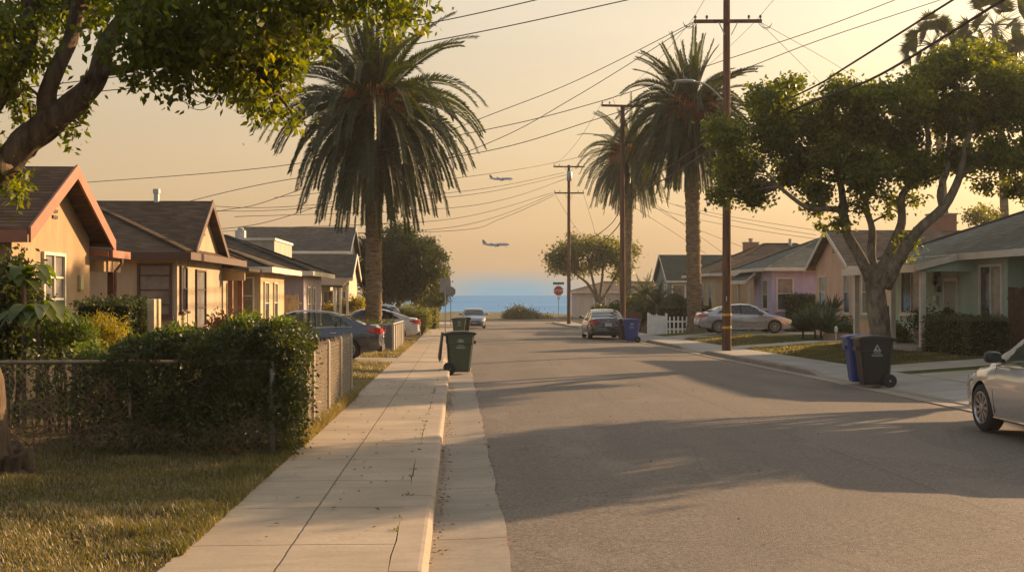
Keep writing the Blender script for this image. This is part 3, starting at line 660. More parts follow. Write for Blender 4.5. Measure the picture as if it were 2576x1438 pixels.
# ------------------------------------------------------------ vegetation
BK = bark('bark_brown', (.13, .095, .065)); BKG = bark('bark_grey', (.20, .165, .12), .35, 6, .7); PALMB = bark('palm_bark', (.20, .145, .09), 3.2, 3, 1.0)
LF_N = leafmat('leaf_near', (.040, .056, .010), (.10, .118, .022), .45, (.24, .21, .04))
LF_R = leafmat('leaf_right', (.040, .054, .014), (.10, .118, .026), .46, (.26, .23, .06))
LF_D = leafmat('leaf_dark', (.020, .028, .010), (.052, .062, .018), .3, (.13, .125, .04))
LF_O = leafmat('leaf_olive', (.05, .06, .02), (.12, .12, .035), .4, (.22, .18, .06))
LF_G = leafmat('leaf_gold', (.10, .09, .02), (.22, .17, .03), .45, (.35, .26, .05))
LF_B = leafmat('leaf_bright', (.035, .058, .012), (.08, .11, .022), .4, (.34, .33, .16))
LF_C = leafmat('leaf_reddish', (.12, .05, .03), (.22, .11, .06), .4, (.35, .2, .12))
def scatter_leaves(name, C, size, mat, parent, **k):
    V, Fq = leaf_arrays(C, size, **k); l = parent['wl'] if parent is not None else (0, 0, 0)
    return fast_mesh(name, V-np.array(l), Fq, mat, parent)
def limb_path(pts, n=4):
    "smooth a polyline (Catmull-Rom)"
    P = [Vector(p) for p in pts]; out = []
    for i in range(len(P)-1):
        a = P[max(i-1, 0)]; b = P[i]; c = P[i+1]; d = P[min(i+2, len(P)-1)]
        for k in range(n):
            t = k/n; out.append(.5*((2*b)+(c-a)*t+(2*a-5*b+4*c-d)*t*t+(3*b-3*c+d-a)*t**3))
    out.append(P[-1]); return out
def limb(mb, pts, r0, r1, n=10, jit=.07):
    p = limb_path(pts); m = len(p); mb.tube(p, [r0+(r1-r0)*(i/(m-1))**.8 for i in range(m)], n, jit=jit)
def twigs(mb, starts, targets, r=.02):
    "thin branches from the nearest limb point to each target"
    for t in targets:
        s = min(starts, key=lambda q: (q-t).length); mid = (s+t)/2+Vector((random.uniform(-.2, .2), random.uniform(-.2, .2), random.uniform(-.1, .25)))
        mb.tube(limb_path([s, mid, t], 3), [r*1.6]*2+[r]*2+[r*.7]*3, 5)
# ---- near left tree (leans out of the picture and back in)
random.seed(11)
Yt = 11.0
T = thing('shade_tree', 'near shade tree with a rough brown limb reaching over the left lawn and roofs', 'tree', (-4.75, 11.6, gz(11)+.15))
mb = MB()
base = Vector((-4.47, 11.75, gz(11)+.05))
root = [base, base+Vector((-.06, 0, .35)), base+Vector((-.08, -.1, 1.0)), base+Vector((-.14, -.3, 1.6)), at(-90, 520, Yt), at(0, 425, Yt), at(70, 352, Yt), at(135, 300, Yt)]
p = limb_path(root, 5); rr = [.50, .36, .30, .27, .25]+[.24]*(len(p)-5); rr = [max(.13, r*(1-.022*i)) for i, r in enumerate(rr)]
mb.tube(p, rr, 16, jit=.09)
for a, q_ in ((0.3, .8), (1.3, 1), (2.4, .8), (3.6, 1), (4.9, .7), (-.5, .6)): mb.tube(limb_path([base+Vector((math.cos(a)*.2, math.sin(a)*.2, .30)), base+Vector((math.cos(a)*.42*q_, math.sin(a)*.42*q_, .10)), base+Vector((math.cos(a+.2)*.8*q_, math.sin(a+.2)*.8*q_, .0)), base+Vector((math.cos(a+.1)*1.3*q_, math.sin(a+.1)*1.3*q_, -.06))], 4), [.16, .14, .12, .09, .07, .06, .05, .045, .04, .03, .025, .02, .01], 9, jit=.12)
brs = [([at(120, 312, Yt), at(190, 258, Yt), at(245, 195, Yt+.1), at(268, 110, Yt+.2), at(330, 20, Yt+.2), at(380, -90, Yt+.3)], .135, .06),
       ([at(125, 300, Yt), at(118, 245, Yt), at(140, 180, Yt), at(180, 90, Yt+.2), at(200, -20, Yt+.2), at(215, -120, Yt)], .10, .05),
       ([at(0, 440, Yt-.1), at(-60, 330, Yt-.2), at(-5, 240, Yt-.2), at(30, 180, Yt-.1), at(75, 100, Yt), at(60, -40, Yt)], .13, .05),
       ([at(255, 180, Yt), at(330, 170, Yt), at(420, 130, Yt-.1), at(520, 120, Yt), at(640, 170, Yt+.1), at(700, 240, Yt)], .055, .015),
       ([at(330, 20, Yt), at(450, -30, Yt), at(620, -60, Yt), at(800, -50, Yt+.1), at(980, -10, Yt)], .055, .015)]
for b_, r0, r1 in brs: limb(mb, b_, r0, r1, 10)
pts = [q for b_, _, _ in brs for q in limb_path(b_, 4)]+p[-12:]
NB = [(40, 60, 110), (150, 20, 70), (60, 180, 40), (250, 20, 60), (380, 60, 110), (350, 150, 45), (480, 60, 120), (450, 170, 60), (560, 130, 100), (600, 40, 110), (680, 90, 90), (700, 170, 75), (760, 60, 90), (640, 230, 55), (690, 275, 50), (600, 200, 55), (430, 200, 40), (330, 190, 35), (530, 215, 35),
      (900, -10, 60), (980, 15, 55), (1050, 10, 45), (990, 55, 28), (70, 290, 42), (195, 290, 32), (180, 320, 22), (30, 450, 40), (10, 370, 32), (40, 480, 28), (60, 270, 30), (30, 240, 25), (800, 10, 60), (740, 300, 25), (200, 260, 24), (-60, 160, 120), (-40, 420, 50), (120, -120, 160), (380, -140, 170), (640, -130, 160), (880, -120, 120)]
bl = []
for x, y, r in NB:
    for k in range(2 if r > 50 else 1):
        q = at(x+random.uniform(-.2, .2)*r, y+random.uniform(-.15, .15)*r, Yt+random.uniform(-.9, .9)*(r/110)+(1.1 if 90 < x < 345 and y < 180 else 0)); rm = r/272
        bl.append((q.x, q.y, q.z, rm, rm*1.3, rm*.9))
tg = [Vector(b_[:3]) for b_ in bl]+[Vector(b_[:3])+Vector((random.uniform(-.25, .25), random.uniform(-.3, .3), random.uniform(-.2, .1))) for b_ in bl]
twigs(mb, pts, tg, .010)
for a in ((455, 250), (470, 262), (480, 245)): mb.tube(limb_path([at(a[0]-10, 200, Yt), at(a[0], a[1], Yt), at(a[0]+35, a[1]+15, Yt), at(a[0]+60, a[1]+5, Yt)], 3), .004, 4)
MBv = mb; MBv.build('trunk', BK, T, world=True, smooth=True)
C = clumps(bl, 19, 18, .065, .15, 1.25); scatter_leaves('crown', C, .08, LF_N, T, aspect=.5, droop=.75)
# ---- big right tree
random.seed(5)
Yr = 36.0; sc = 83.0
T = thing('shade_tree', 'broad shade tree with a forked grey trunk in front of the peach bungalow', 'tree', (xat(2212, Yr), Yr, gz(Yr)+.3))
mb = MB(); b0 = Vector((xat(2212, Yr), Yr, gz(Yr)-.0))
tp = [b0, b0+Vector((0, 0, .35)), at(2214, 830, Yr), at(2205, 760, Yr), at(2200, 715, Yr), at(2202, 680, Yr)]
q = limb_path(tp, 4); mb.tube(q, [.50, .41, .36, .34]+[.32-.002*i for i in range(len(q)-4)], 16, jit=.05)
RL = [([at(2190, 700, Yr), at(2160, 640, Yr-.2), at(2132, 590, Yr-.3), at(2118, 535, Yr-.3), at(2090, 525, Yr-.5), at(2030, 522, Yr-.7), at(1960, 470, Yr-1)], .21, .05),
      ([at(2122, 545, Yr-.3), at(2120, 500, Yr-.1), at(2105, 430, Yr), at(2060, 360, Yr), at(1980, 300, Yr)], .14, .05),
      ([at(2200, 700, Yr), at(2192, 640, Yr+.2), at(2194, 575, Yr+.4), at(2178, 510, Yr+.6), at(2200, 400, Yr+.6), at(2160, 300, Yr+.5)], .17, .05),
      ([at(2212, 690, Yr), at(2245, 620, Yr), at(2268, 560, Yr-.2), at(2270, 490, Yr-.4), at(2320, 430, Yr-.5), at(2335, 340, Yr-.3), at(2300, 230, Yr)], .19, .06),
      ([at(2225, 720, Yr-.1), at(2262, 650, Yr-.5), at(2310, 580, Yr-.9), at(2375, 520, Yr-1.1), at(2415, 440, Yr-1), at(2440, 330, Yr-.8), at(2480, 220, Yr)], .24, .07),
      ([at(2372, 525, Yr-1.1), at(2365, 480, Yr-1), at(2385, 420, Yr-.7), at(2390, 330, Yr), at(2420, 240, Yr+.4)], .12, .05),
      ([at(2410, 450, Yr-1), at(2470, 400, Yr-1), at(2540, 380, Yr-.6), at(2640, 330, Yr)], .10, .05)]
for b_, r0, r1 in RL: limb(mb, b_, r0, r1, 10)
pts = [u for b_, _, _ in RL for u in limb_path(b_, 4)[8:]]
RBl = [(1830, 340, 70), (1850, 420, 85), (1820, 480, 45), (1930, 250, 75), (1985, 215, 45), (1960, 340, 100), (1990, 430, 80), (2060, 300, 85), (2120, 235, 62), (2080, 380, 100), (2150, 330, 90), (2190, 255, 70), (2230, 230, 45), (2250, 340, 95), (2190, 430, 95), (2290, 260, 80), (2330, 190, 75), (2300, 420, 80),
       (2400, 160, 85), (2470, 150, 75), (2520, 200, 80), (2380, 280, 100), (2460, 300, 100), (2560, 280, 80), (2620, 220, 110), (2660, 330, 110), (2500, 390, 75), (2570, 400, 65), (2560, 470, 45), (2480, 470, 35), (2060, 490, 50), (1890, 490, 50), (2160, 510, 35), (2040, 530, 28), (2110, 560, 30), (2240, 500, 35), (2300, 500, 28), (2060, 575, 22), (2295, 600, 32), (2270, 640, 20), (2400, 400, 60), (2230, 540, 16)]
bl = []
for x, y, r in RBl:
    for k in range(2 if r > 40 else 1):
        u = at(x+random.uniform(-.15, .15)*r, y+random.uniform(-.12, .12)*r, Yr+random.uniform(-1.9, 1.9)*(min(r, 90)/90)); rm = r/sc*.74
        bl.append((u.x, u.y, u.z, rm, rm*1.25, rm*.85))
twigs(mb, pts, [Vector(b_[:3]) for b_ in bl]+[Vector(b_[:3])+Vector((random.uniform(-1, 1), random.uniform(-1, 1), random.uniform(-.8, .3)))*b_[3]*.6 for b_ in bl for _ in range(2)], .022)
mb.build('trunk', BKG, T, world=True, smooth=True)
C = clumps(bl, 9.5, 20, .15, .3, .75); scatter_leaves('crown', C, .15, LF_R, T, aspect=.55, droop=.3)
def blob_tree(name, label, Y, trunk, limbs, blobs, mat, s, bark_, per=7, m=20, size=.2, group=None, r0=.2, depth=1.0, sig=.22, cat='tree'):
    b = at(*trunk[0], Y); T = thing(name, label, cat, (b.x, Y, gz(Y)+.1), group=group); mb = MB()
    P0 = [Vector((b.x, Y, gz(Y)-.05))]+[at(x, y, Y) for x, y in trunk]; limb(mb, P0, r0, r0*.7)
    st_ = list(P0[1:])
    for l in limbs:
        P = [at(x, y, Y+random.uniform(-.4, .4)*depth) for x, y in l]; P[0] = at(*l[0], Y); limb(mb, P, r0*.55, r0*.15, 8); st_ += limb_path(P, 3)
    bl = []
    for x, y, r in blobs:
        for k in range(2):
            u = at(x+random.uniform(-.2, .2)*r, y+random.uniform(-.15, .15)*r, Y+random.uniform(-1, 1)*depth*r/s); bl.append((u.x, u.y, u.z, r/s, r/s*1.2, r/s*.9))
    twigs(mb, st_, [Vector(q[:3]) for q in bl], r0*.12)
    mb.build('trunk', bark_, T, world=True, smooth=True)
    scatter_leaves('crown', clumps(bl, per, m, sig, .35, .85), size, mat, T, aspect=.55, droop=.2); return T
# ---- two street trees on the right verge, nearer than the champagne sedan: the broken shade over the foreground
random.seed(21)
for lab, tx, ty, rr_, zc, dn, hh in (('airy street tree on the right verge beside the cream bungalow', 15.4, 25.2, .8, 4.4, 5, .6), ('dense street tree on the right verge nearest the camera', 15.1, 23.0, 1.0, 4.2, 9, .75)):
    T = thing('street_tree', lab, 'tree', (tx, ty, gz(ty)+.3)); mb = MB(); b0 = Vector((tx, ty, gz(ty)))
    limb(mb, [b0, b0+Vector((0, 0, 1.4)), b0+Vector((.1, .1, 2.8))], .3, .22); bl = []
    for i in range(13):
        a = i*2.4; r = (.6+(i % 4)*.5)*rr_; c = b0+Vector((math.cos(a)*r, math.sin(a)*r, zc+(i % 5)*.52)); limb(mb, [b0+Vector((.1, .1, 2.7)), (b0+c)/2+Vector((0, 0, 1)), c], .12, .03, 6); bl.append((c.x, c.y, c.z, hh, hh, hh*.8))
    mb.build('trunk', BKG, T, world=True, smooth=True); scatter_leaves('crown', clumps(bl, dn, 15, .18, .3), .2, LF_R, T, aspect=.55)
# ---- dense round tree left, small faded tree behind
random.seed(8)
blob_tree('round_tree', 'dense dark round tree behind the big left palm', 88, [(1000, 790), (1005, 750)], [[(1005, 760), (1060, 735), (1090, 700)], [(1005, 755), (1040, 740), (1060, 690)], [(1005, 755), (970, 700), (950, 650)], [(1005, 750), (1010, 690), (1010, 640)]],
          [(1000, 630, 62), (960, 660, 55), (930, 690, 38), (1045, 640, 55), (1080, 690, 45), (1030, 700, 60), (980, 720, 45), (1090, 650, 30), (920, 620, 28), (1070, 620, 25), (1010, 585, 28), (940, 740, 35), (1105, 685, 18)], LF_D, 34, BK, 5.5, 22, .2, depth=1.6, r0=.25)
blob_tree('round_tree', 'small faded bushy tree at the left pavement past the dark round tree', 100, [(1070, 790), (1070, 770)], [], [(1075, 745, 30), (1100, 735, 26), (1060, 765, 24), (1095, 765, 22), (1110, 750, 14)], LF_O, 30, BK, 6, 16, .2, r0=.12)
blob_tree('fork_trunked_tree', 'small tree with a forked trunk and thin olive crown by the stop sign', 108, [(1507, 795), (1507, 760)], [[(1507, 765), (1480, 715), (1450, 690), (1430, 660)], [(1507, 762), (1490, 700), (1480, 650)], [(1508, 760), (1515, 700), (1520, 640)], [(1508, 765), (1535, 720), (1560, 670)]],
          [(1410, 640, 30), (1430, 670, 28), (1400, 670, 18), (1450, 630, 30), (1480, 615, 28), (1520, 620, 30), (1545, 640, 32), (1500, 660, 26), (1570, 660, 26), (1590, 630, 18), (1560, 690, 16), (1465, 680, 16), (1440, 600, 12), (1385, 650, 14)], LF_O, 27.8, BKG, 3.4, 13, .26, depth=1.5, r0=.34, sig=.3)
# ---- palms
PG = leafmat('palm_green', (.016, .023, .007), (.040, .050, .014), .26, (.09, .085, .03)); PD = leafmat('palm_dry', (.12, .07, .03), (.24, .14, .06), .3); PO = leafmat('palm_fruit', (.30, .10, .02), (.5, .2, .04), .3)
def fronds(c, n, Lf, seed, elev, wl, leafl=.46, width=.042, sway=1.0, pairs=42, dry=False, lift=.25):
    r = np.random.default_rng(seed); Vs = []; 
    for i in range(n):
        az = i*2.39996+r.uniform(-.2, .2); t = (i+.5)/n; el = R(elev(t)+r.uniform(-7, 7)); Lx = Lf*r.uniform(.86, 1.08)*(.92 if t < .15 else 1)
        d = np.array([math.cos(az)*math.cos(el), math.sin(az)*math.cos(el), math.sin(el)]); p = np.array(c)+np.array([d[0]*.25, d[1]*.25, lift*(1-2*t)]); m = 22; P = [p.copy()]; 
        for k in range(m):
            bend = (.02+.125*(k/m)**1.0)*sway*(1 if el > -.6 else .8)*(.22 if t < .06 else .55 if t < .16 else 1); d = d+np.array([0, 0, -bend]); d /= np.linalg.norm(d); p = p+d*Lx/m; P.append(p.copy())
        P = np.array(P); D = np.gradient(P, axis=0); D /= np.linalg.norm(D, axis=1)[:, None]
        hz = np.array([-math.sin(az), math.cos(az), 0]); rl = r.uniform(-1.0, 1.0); up = np.cross(D, hz); up *= np.sign(up[:, 2:3]+1e-6) if abs(el) < 1.2 else 1
        # midrib
        w = np.linspace(.032, .006, m+1)[:, None]
        for k in range(m):
            Vs.append(np.array([P[k]-hz*w[k], P[k]+hz*w[k], P[k+1]+hz*w[k+1], P[k+1]-hz*w[k+1]]))
            Vs.append(np.array([P[k]-up[k]*w[k], P[k]+up[k]*w[k], P[k+1]+up[k+1]*w[k+1], P[k+1]-up[k+1]*w[k+1]]))
        for s in np.linspace(.12, .995, pairs):
            f = s*m; k = min(int(f), m-1); a = f-k; q = P[k]*(1-a)+P[k+1]*a; dd = D[k]; uu = up[k]
            ll = leafl*(math.sin(min(1, s*1.15+.1)*math.pi*.93)**.55+.15)*r.uniform(.85, 1.1)
            h2 = hz*math.cos(rl)+uu*math.sin(rl); u2 = uu*math.cos(rl)-hz*math.sin(rl)
            for sg in (-1, 1):
                dr = h2*sg*.8+dd*(.55+.5*s)+u2*r.uniform(.1, .38); dr /= np.linalg.norm(dr); tip = q+dr*ll; mid = q+dr*ll*.5+np.array([0, 0, .01])
                wv = dd*width
                Vs.append(np.array([q-wv*.6, mid-wv, tip, mid+wv]))
    V = np.concatenate(Vs)-np.array(wl); return V, np.arange(len(V)).reshape(-1, 4)
def date_palm(label, Y, px, crown_px, Lf, n, seed, r=.42, group='date palms along the street', base_r=.62, pairs=42, elev=None, rot=0):
    c = at(crown_px[0], crown_px[1], Y); b = Vector((xat(px, Y), Y, gz(Y)+.1)); T = thing('date_palm', label, 'palm tree', tuple(b), group=group)
    T['wl'] = [b.x, b.y, b.z]; mb = MB(); H = c.z-b.z; k = int(H/.13)
    prof = []
    for i in range(k+1):
        t = i/k; rad = r+(base_r-r)*max(0, 1-t*H/1.3)**2; prof.append((rad*(1.0 if i % 2 else .93)*(1+.05*math.sin(i*1.7)), -.2+t*(H+.2)))
    o = len(mb.v); nn = 18
    for i, (rad, z) in enumerate(prof):
        tt = max(0, z)/H; cx_ = (c.x-b.x)*tt; 
        for q in range(nn): a = 2*math.pi*q/nn; rj = rad*random.uniform(.95, 1.05); mb.v.append((cx_+rj*math.cos(a), rj*math.sin(a), z))
    for i in range(len(prof)-1):
        for q in range(nn): a = i*nn+q; e_ = i*nn+(q+1) % nn; mb.f.append((a, e_, e_+nn, a+nn))
    mb.f.append(tuple(range((len(prof)-1)*nn, len(prof)*nn)))
    mb.build('trunk', PALMB, T, smooth=True)
    elev = elev or (lambda t: 88-155*t**.66)
    V, Fq = fronds(c, n, Lf, seed, elev, b, pairs=pairs); fast_mesh('crown', V, Fq, PG, T)
    V, Fq = fronds(c-Vector((0, 0, .45)), 20, Lf*.62, seed+1, lambda t: -58-26*t, b, .28, pairs=26); fast_mesh('dry_fronds', V, Fq, PD, T)
    mb = MB(); random.seed(seed)
    for i in range(620):
        az = random.gauss(0, .45)+random.choice((-.35, math.pi+.35, -.2, math.pi+.2, -1.5)); L1 = random.uniform(.8, 2.1); s0 = c+Vector((math.cos(az)*.2, math.sin(az)*.2, random.uniform(-.3, .6)))
        e1 = s0+Vector((math.cos(az)*L1*.62, math.sin(az)*L1*.62, random.uniform(-.1, .5))); e2 = e1+Vector((math.cos(az)*.3, math.sin(az)*.3, -random.uniform(.4, .9)))
        mb.tube([s0, e1, e2], [.014, .022, .014], 3)
    mb.lathe([(.3, -1.0), (.55, -.5), (.62, 0), (.5, .45), (.15, .8)], 14, Matrix.Translation(c))
    mb.v = [(x-b.x, y-b.y, z-b.z) for x, y, z in mb.v]
    mb.build('fruit_stalks', PO, T, fix=False); return T
date_palm('tall date palm with a huge drooping crown beside the left pavement', 52, 940, (940, 268), 5.3, 170, 3, r=.37, pairs=92)
date_palm('tall date palm between the white picket fence and the silver sedan', 66, 1748, (1738, 285), 4.6, 140, 9, r=.42, pairs=80)
date_palm('date palm farther off, half behind the taller right palm', 94, 1574, (1585, 392), 4.7, 110, 14, r=.36, pairs=60)
def fan_palm(label, px, py, Y, r, seed, trunk_px):
    c = at(px, py, Y); b = Vector((xat(trunk_px, Y), Y, gz(Y))); T = thing('fan_palm', label, 'palm tree', tuple(b), group='fan palms beyond the right roofs'); mb = MB()
    mb.tube([b, (b+c)/2+Vector((.1, 0, 0)), c], [.36, .27, .2], 12).build('trunk', PALMB, T, world=True, smooth=True)
    rg = np.random.default_rng(seed); Vs = []
    for i in range(64):
        az = rg.uniform(0, 6.283); el = R(rg.uniform(-75, 80)); d = np.array([math.cos(az)*math.cos(el), math.sin(az)*math.cos(el), math.sin(el)]); p = np.array(c)+d*rg.uniform(.7, 1.35)*r*.62
        Vs.append(np.array([np.array(c), np.array(c)+[0, 0, .06], p+[0, 0, .04], p])); h = np.array([-math.sin(az), math.cos(az), 0]); u = np.cross(d, h); rl = rg.uniform(-1.4, 1.4); h, u = h*math.cos(rl)+u*math.sin(rl), u*math.cos(rl)-h*math.sin(rl)
        for k in np.linspace(-1.25, 1.25, 17):
            dr = d*math.cos(k)+h*math.sin(k)+u*.12; e = p+dr*r*.42*rg.uniform(.8, 1.1)+[0, 0, -.16]; mdl = (p+e)/2; wv = np.cross(dr, u)*.06; Vs.append(np.array([p, mdl-wv, e, mdl+wv]))
    V = np.concatenate(Vs)-np.array(b); fast_mesh('crown', V, np.arange(len(V)).reshape(-1, 4), PG if seed < 50 else LF_O, T)
    return T
fan_palm('fan palm with a ragged top showing behind the right crown, lower of two', 2345, 112, 84, 2.2, 31, 2392)
fan_palm('fan palm rising highest at the top right corner', 2502, 64, 80, 2.6, 32, 2538)
def cycad(label, px, py, Y, Lf, n, seed, mat=None, name='cycad', elev=lambda t: 80-75*t, leafl=.22):
    c = at(px, py, Y); T = thing(name, label, 'plant', tuple(c)); V, Fq = fronds(c, n, Lf, seed, elev, c, leafl, .02, 1.3, 26, lift=.1); fast_mesh('foliage', V, Fq, mat or PG, T)
    z = gz(Y)+lvl(c.x, Y)-.05; MB().tube([(c.x, Y, z), (c.x, Y, max(c.z+.05, z+.25))], .16, 9).build('stem', PALMB, T, world=True); return T
cycad('low feathery palm behind the dark fence wall near the black sedan', 1655, 765, 78, 1.9, 34, 41); cycad('small spreading palm left of the other low feathery one', 1622, 745, 82, 1.9, 28, 42)
# ---- hedges and shrubs
def shrub(name, label, Y, blobs, mat, s, per=30, m=14, size=.07, sig=.09, depth=.6, group=None, cat='shrub', stems=True, aspect=.5, shell=.35, up=.2):
    cs = []
    for x, y, r in blobs:
        for k in range(2): u = at(x, y, Y+random.uniform(-1, 1)*depth*.6); cs.append((u.x+random.uniform(-.15, .15)*r/s, u.y, u.z, r/s, depth*.7, r/s))
    x0 = sum(c[0] for c in cs)/len(cs); z = gz(Y)+lvl(x0, Y); T = thing(name, label, cat, (x0, Y, z), group=group)
    C = clumps(cs, per, m, sig, shell); C = C[C[:, 2] > z-.05]; scatter_leaves('foliage', C, size, mat, T, aspect=aspect, up=up)
    if stems:
        mb = MB()
        for c in cs:
            for k in range(3): mb.tube([(c[0]*.6+x0*.4+random.uniform(-.1, .1), c[1], z-.1), (c[0]+random.uniform(-.1, .1), c[1], (z+c[2])/2), (c[0], c[1]+random.uniform(-.2, .2), c[2]+.1)], [.02, .015, .008], 5)
        mb.build('stems', BK, T, world=True)
    return T
def box_hedge(name, label, x0, x1, y0, y1, z1, mat, per=500, size=.045, z0=None, r=.12, cat='hedge', group=None):
    z0 = gz(y0)+lvl((x0+x1)/2, y0) if z0 is None else z0; T = thing(name, label, cat, ((x0+x1)/2, (y0+y1)/2, z0), group=group)
    sx_, sy_, sz_ = x1-x0, y1-y0, z1-z0; A = 2*sz_*(sx_+sy_)+sx_*sy_; n = int(per*A); u = rng.uniform(0, 1, (n, 3)); f = rng.integers(0, 5, n); pr = np.array([sx_*sz_, sx_*sz_, sy_*sz_, sy_*sz_, sx_*sy_]); f = rng.choice(5, n, p=pr/pr.sum()); j = rng.normal(size=n)*.035-.03
    P = np.empty((n, 3)); P[:, 0] = x0+u[:, 0]*sx_; P[:, 1] = y0+u[:, 1]*sy_; P[:, 2] = z0+u[:, 2]*sz_
    wv = np.sin(P[:, 0]*5+P[:, 2]*3)*.03+np.sin(P[:, 1]*4.3)*.03
    j = j+wv; P[f == 0, 1] = (y0-j)[f == 0]; P[f == 1, 1] = (y1+j)[f == 1]; P[f == 2, 0] = (x0-j)[f == 2]; P[f == 3, 0] = (x1+j)[f == 3]; P[f == 4, 2] = (z1+j)[f == 4]
    scatter_leaves('foliage', P, size, mat, T, aspect=.6)
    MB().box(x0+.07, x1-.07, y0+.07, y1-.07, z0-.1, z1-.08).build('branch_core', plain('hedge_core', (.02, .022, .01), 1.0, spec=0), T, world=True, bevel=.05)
    return T
random.seed(4)
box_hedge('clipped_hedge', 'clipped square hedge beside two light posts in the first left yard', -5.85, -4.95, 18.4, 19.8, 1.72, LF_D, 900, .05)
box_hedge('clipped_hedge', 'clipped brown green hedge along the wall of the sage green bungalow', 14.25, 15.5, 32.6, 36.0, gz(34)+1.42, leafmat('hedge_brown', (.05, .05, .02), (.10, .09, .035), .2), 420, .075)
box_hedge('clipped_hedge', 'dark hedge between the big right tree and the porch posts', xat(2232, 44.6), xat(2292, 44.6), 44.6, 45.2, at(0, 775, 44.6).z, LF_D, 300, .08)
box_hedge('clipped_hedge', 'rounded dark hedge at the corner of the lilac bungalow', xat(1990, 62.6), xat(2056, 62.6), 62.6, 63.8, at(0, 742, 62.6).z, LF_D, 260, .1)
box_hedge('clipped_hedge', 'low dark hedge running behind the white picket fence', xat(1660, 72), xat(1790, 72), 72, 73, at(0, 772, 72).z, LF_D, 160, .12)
# the vine-covered fence hedge in the foreground
def hedge_front():
    T = thing('vine_hedge', 'dense dark vine hedge grown over the near chain link fence', 'hedge', (-3.4, 13.9, gz(14)+.15)); n = 78000; zg = gz(14)+.14
    x = rng.uniform(-5.35, -1.74, n); top = 1.04+.10*np.sin(x*8.3)*np.sin(x*3.1+1)+.44/(1+np.exp(-(x+3.35)*2.6))-.20/(1+np.exp(-(x+2.25)*6))+.03*np.sin(x*5)+.03*np.sin(x*13+1)+.02*np.sin(x*3.1+2); top = top*1
    d = rng.beta(.6, 1.2, n); z = zg+(top-zg)*rng.uniform(0, 1, n)**.85; y = 13.36-.18/(1+np.exp(-(x+4.3)*6))+(1.3*d); tp = rng.uniform(0, 1, n) < .26; z = np.where(tp, top+rng.normal(size=n)*.045, z); y = np.where(tp, rng.uniform(13.4, 14.6, n), y)
    dens = np.clip(.07+.95/(1+np.exp(-(x+3.75)*4.5)), 0, 1); gap = .5+.5*np.sin(x*7.3+z*5)*np.sin(z*9.1+x*3.7)+.35*np.sin(x*17+z*11)*np.sin(z*19-x*6); keep = rng.uniform(0, 1, n) < dens*np.clip(.45+.6*gap, .1, 1)*np.where(z < .4, .4, 1)
    y = y+.10*np.sin(x*6+z*7)+.07*np.sin(x*14-z*9); right = rng.uniform(0, 1, n) < .10; x = np.where(right, -1.84+rng.normal(size=n)*.08, x)
    P = np.stack([x, y, z], 1)[keep]; P += rng.normal(size=P.shape)*.02; scatter_leaves('foliage', P, .058, LF_D, T, aspect=.5, droop=.15)
    nb = 5200; xb = rng.uniform(-4.3, -1.8, nb); tb = 1.04+.10*np.sin(xb*8.3)*np.sin(xb*3.1+1)+.44/(1+np.exp(-(xb+3.35)*2.6))-.20/(1+np.exp(-(xb+2.25)*6))+.03*np.sin(xb*5)+.03*np.sin(xb*13+1)+.02*np.sin(xb*3.1+2); cl_ = np.sin(xb*9)+np.sin(xb*23) > -.3
    P = np.stack([xb, rng.uniform(13.5, 14.5, nb), tb+np.abs(rng.normal(size=nb))*.05], 1)[cl_]; scatter_leaves('new_shoots', P, .07, LF_B, T, aspect=.42, up=.9)
    mb = MB(); random.seed(2)
    for i in range(110):
        x0 = random.uniform(-5.2, -1.8); p = Vector((x0, random.uniform(13.3, 13.7), zg)); P = [p]; d = Vector((random.uniform(-.5, .5), random.uniform(-.1, .05), 1))
        for k in range(7): d = d+Vector((random.uniform(-.5, .5), random.uniform(-.12, .1), random.uniform(-.35, .12))); p = p+d.normalized()*random.uniform(.1, .2); P.append(Vector((min(-1.95, p.x), max(13.28, min(14, p.y)), max(zg, min(1.4, p.z)))))
        mb.tube(limb_path(P, 2), random.uniform(.003, .009), 4)
    mb.build('stems', bark('vine_bark', (.22, .15, .09)), T, world=True)
hedge_front()
# yard shrubs behind it
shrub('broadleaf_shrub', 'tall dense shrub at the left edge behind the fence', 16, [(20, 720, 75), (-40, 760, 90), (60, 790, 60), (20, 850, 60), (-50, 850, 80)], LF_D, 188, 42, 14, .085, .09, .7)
shrub('broadleaf_shrub', 'sunlit shrub with pale variegated leaves below the tall white window', 15.4, [(150, 830, 45), (190, 850, 45), (120, 860, 45), (215, 880, 30)], LF_B, 195, 75, 12, .06, .06, .4, aspect=.35)
shrub('fern_bush', 'golden feathery bush in front of the clipped square hedge', 16.6, [(258, 830, 38), (290, 850, 32), (235, 860, 34)], LF_G, 181, 80, 14, .08, .07, .3, aspect=.16, up=.7)
shrub('leafy_shrub', 'green shrub row just behind the vine hedge in the middle of the yard', 16.4, [(330, 885, 26), (380, 895, 26), (430, 890, 24), (480, 885, 22)], LF_D, 183, 60, 12, .06, .07, .4)
shrub('flowering_shrub', 'reddish leaved shrub growing by the tan bungalow wall', 22, [(560, 830, 28), (600, 822, 24), (640, 835, 20), (535, 850, 22)], LF_C, 136, 40, 12, .09, .09, .5)
shrub('leafy_shrub', 'dark green shrub at the porch of the beige bungalow', 30, [(560, 845, 20), (590, 838, 18), (650, 850, 18)], LF_D, 100, 30, 12, .09, .1, .5)
shrub('leafy_shrub', 'yellowish shrubs before the cream bungalow porch', 60.5, [(830, 782, 12), (885, 768, 14), (905, 764, 13), (868, 776, 10)], LF_G, 52, 14, 16, .13, .15, .8)
shrub('leafy_shrub', 'spiky grey green shrubs at the left pavement past the white sedan', 66, [(1020, 790, 24), (1045, 800, 24), (1062, 815, 16), (1070, 795, 14)], LF_O, 45, 18, 16, .14, .16, .8, aspect=.3)
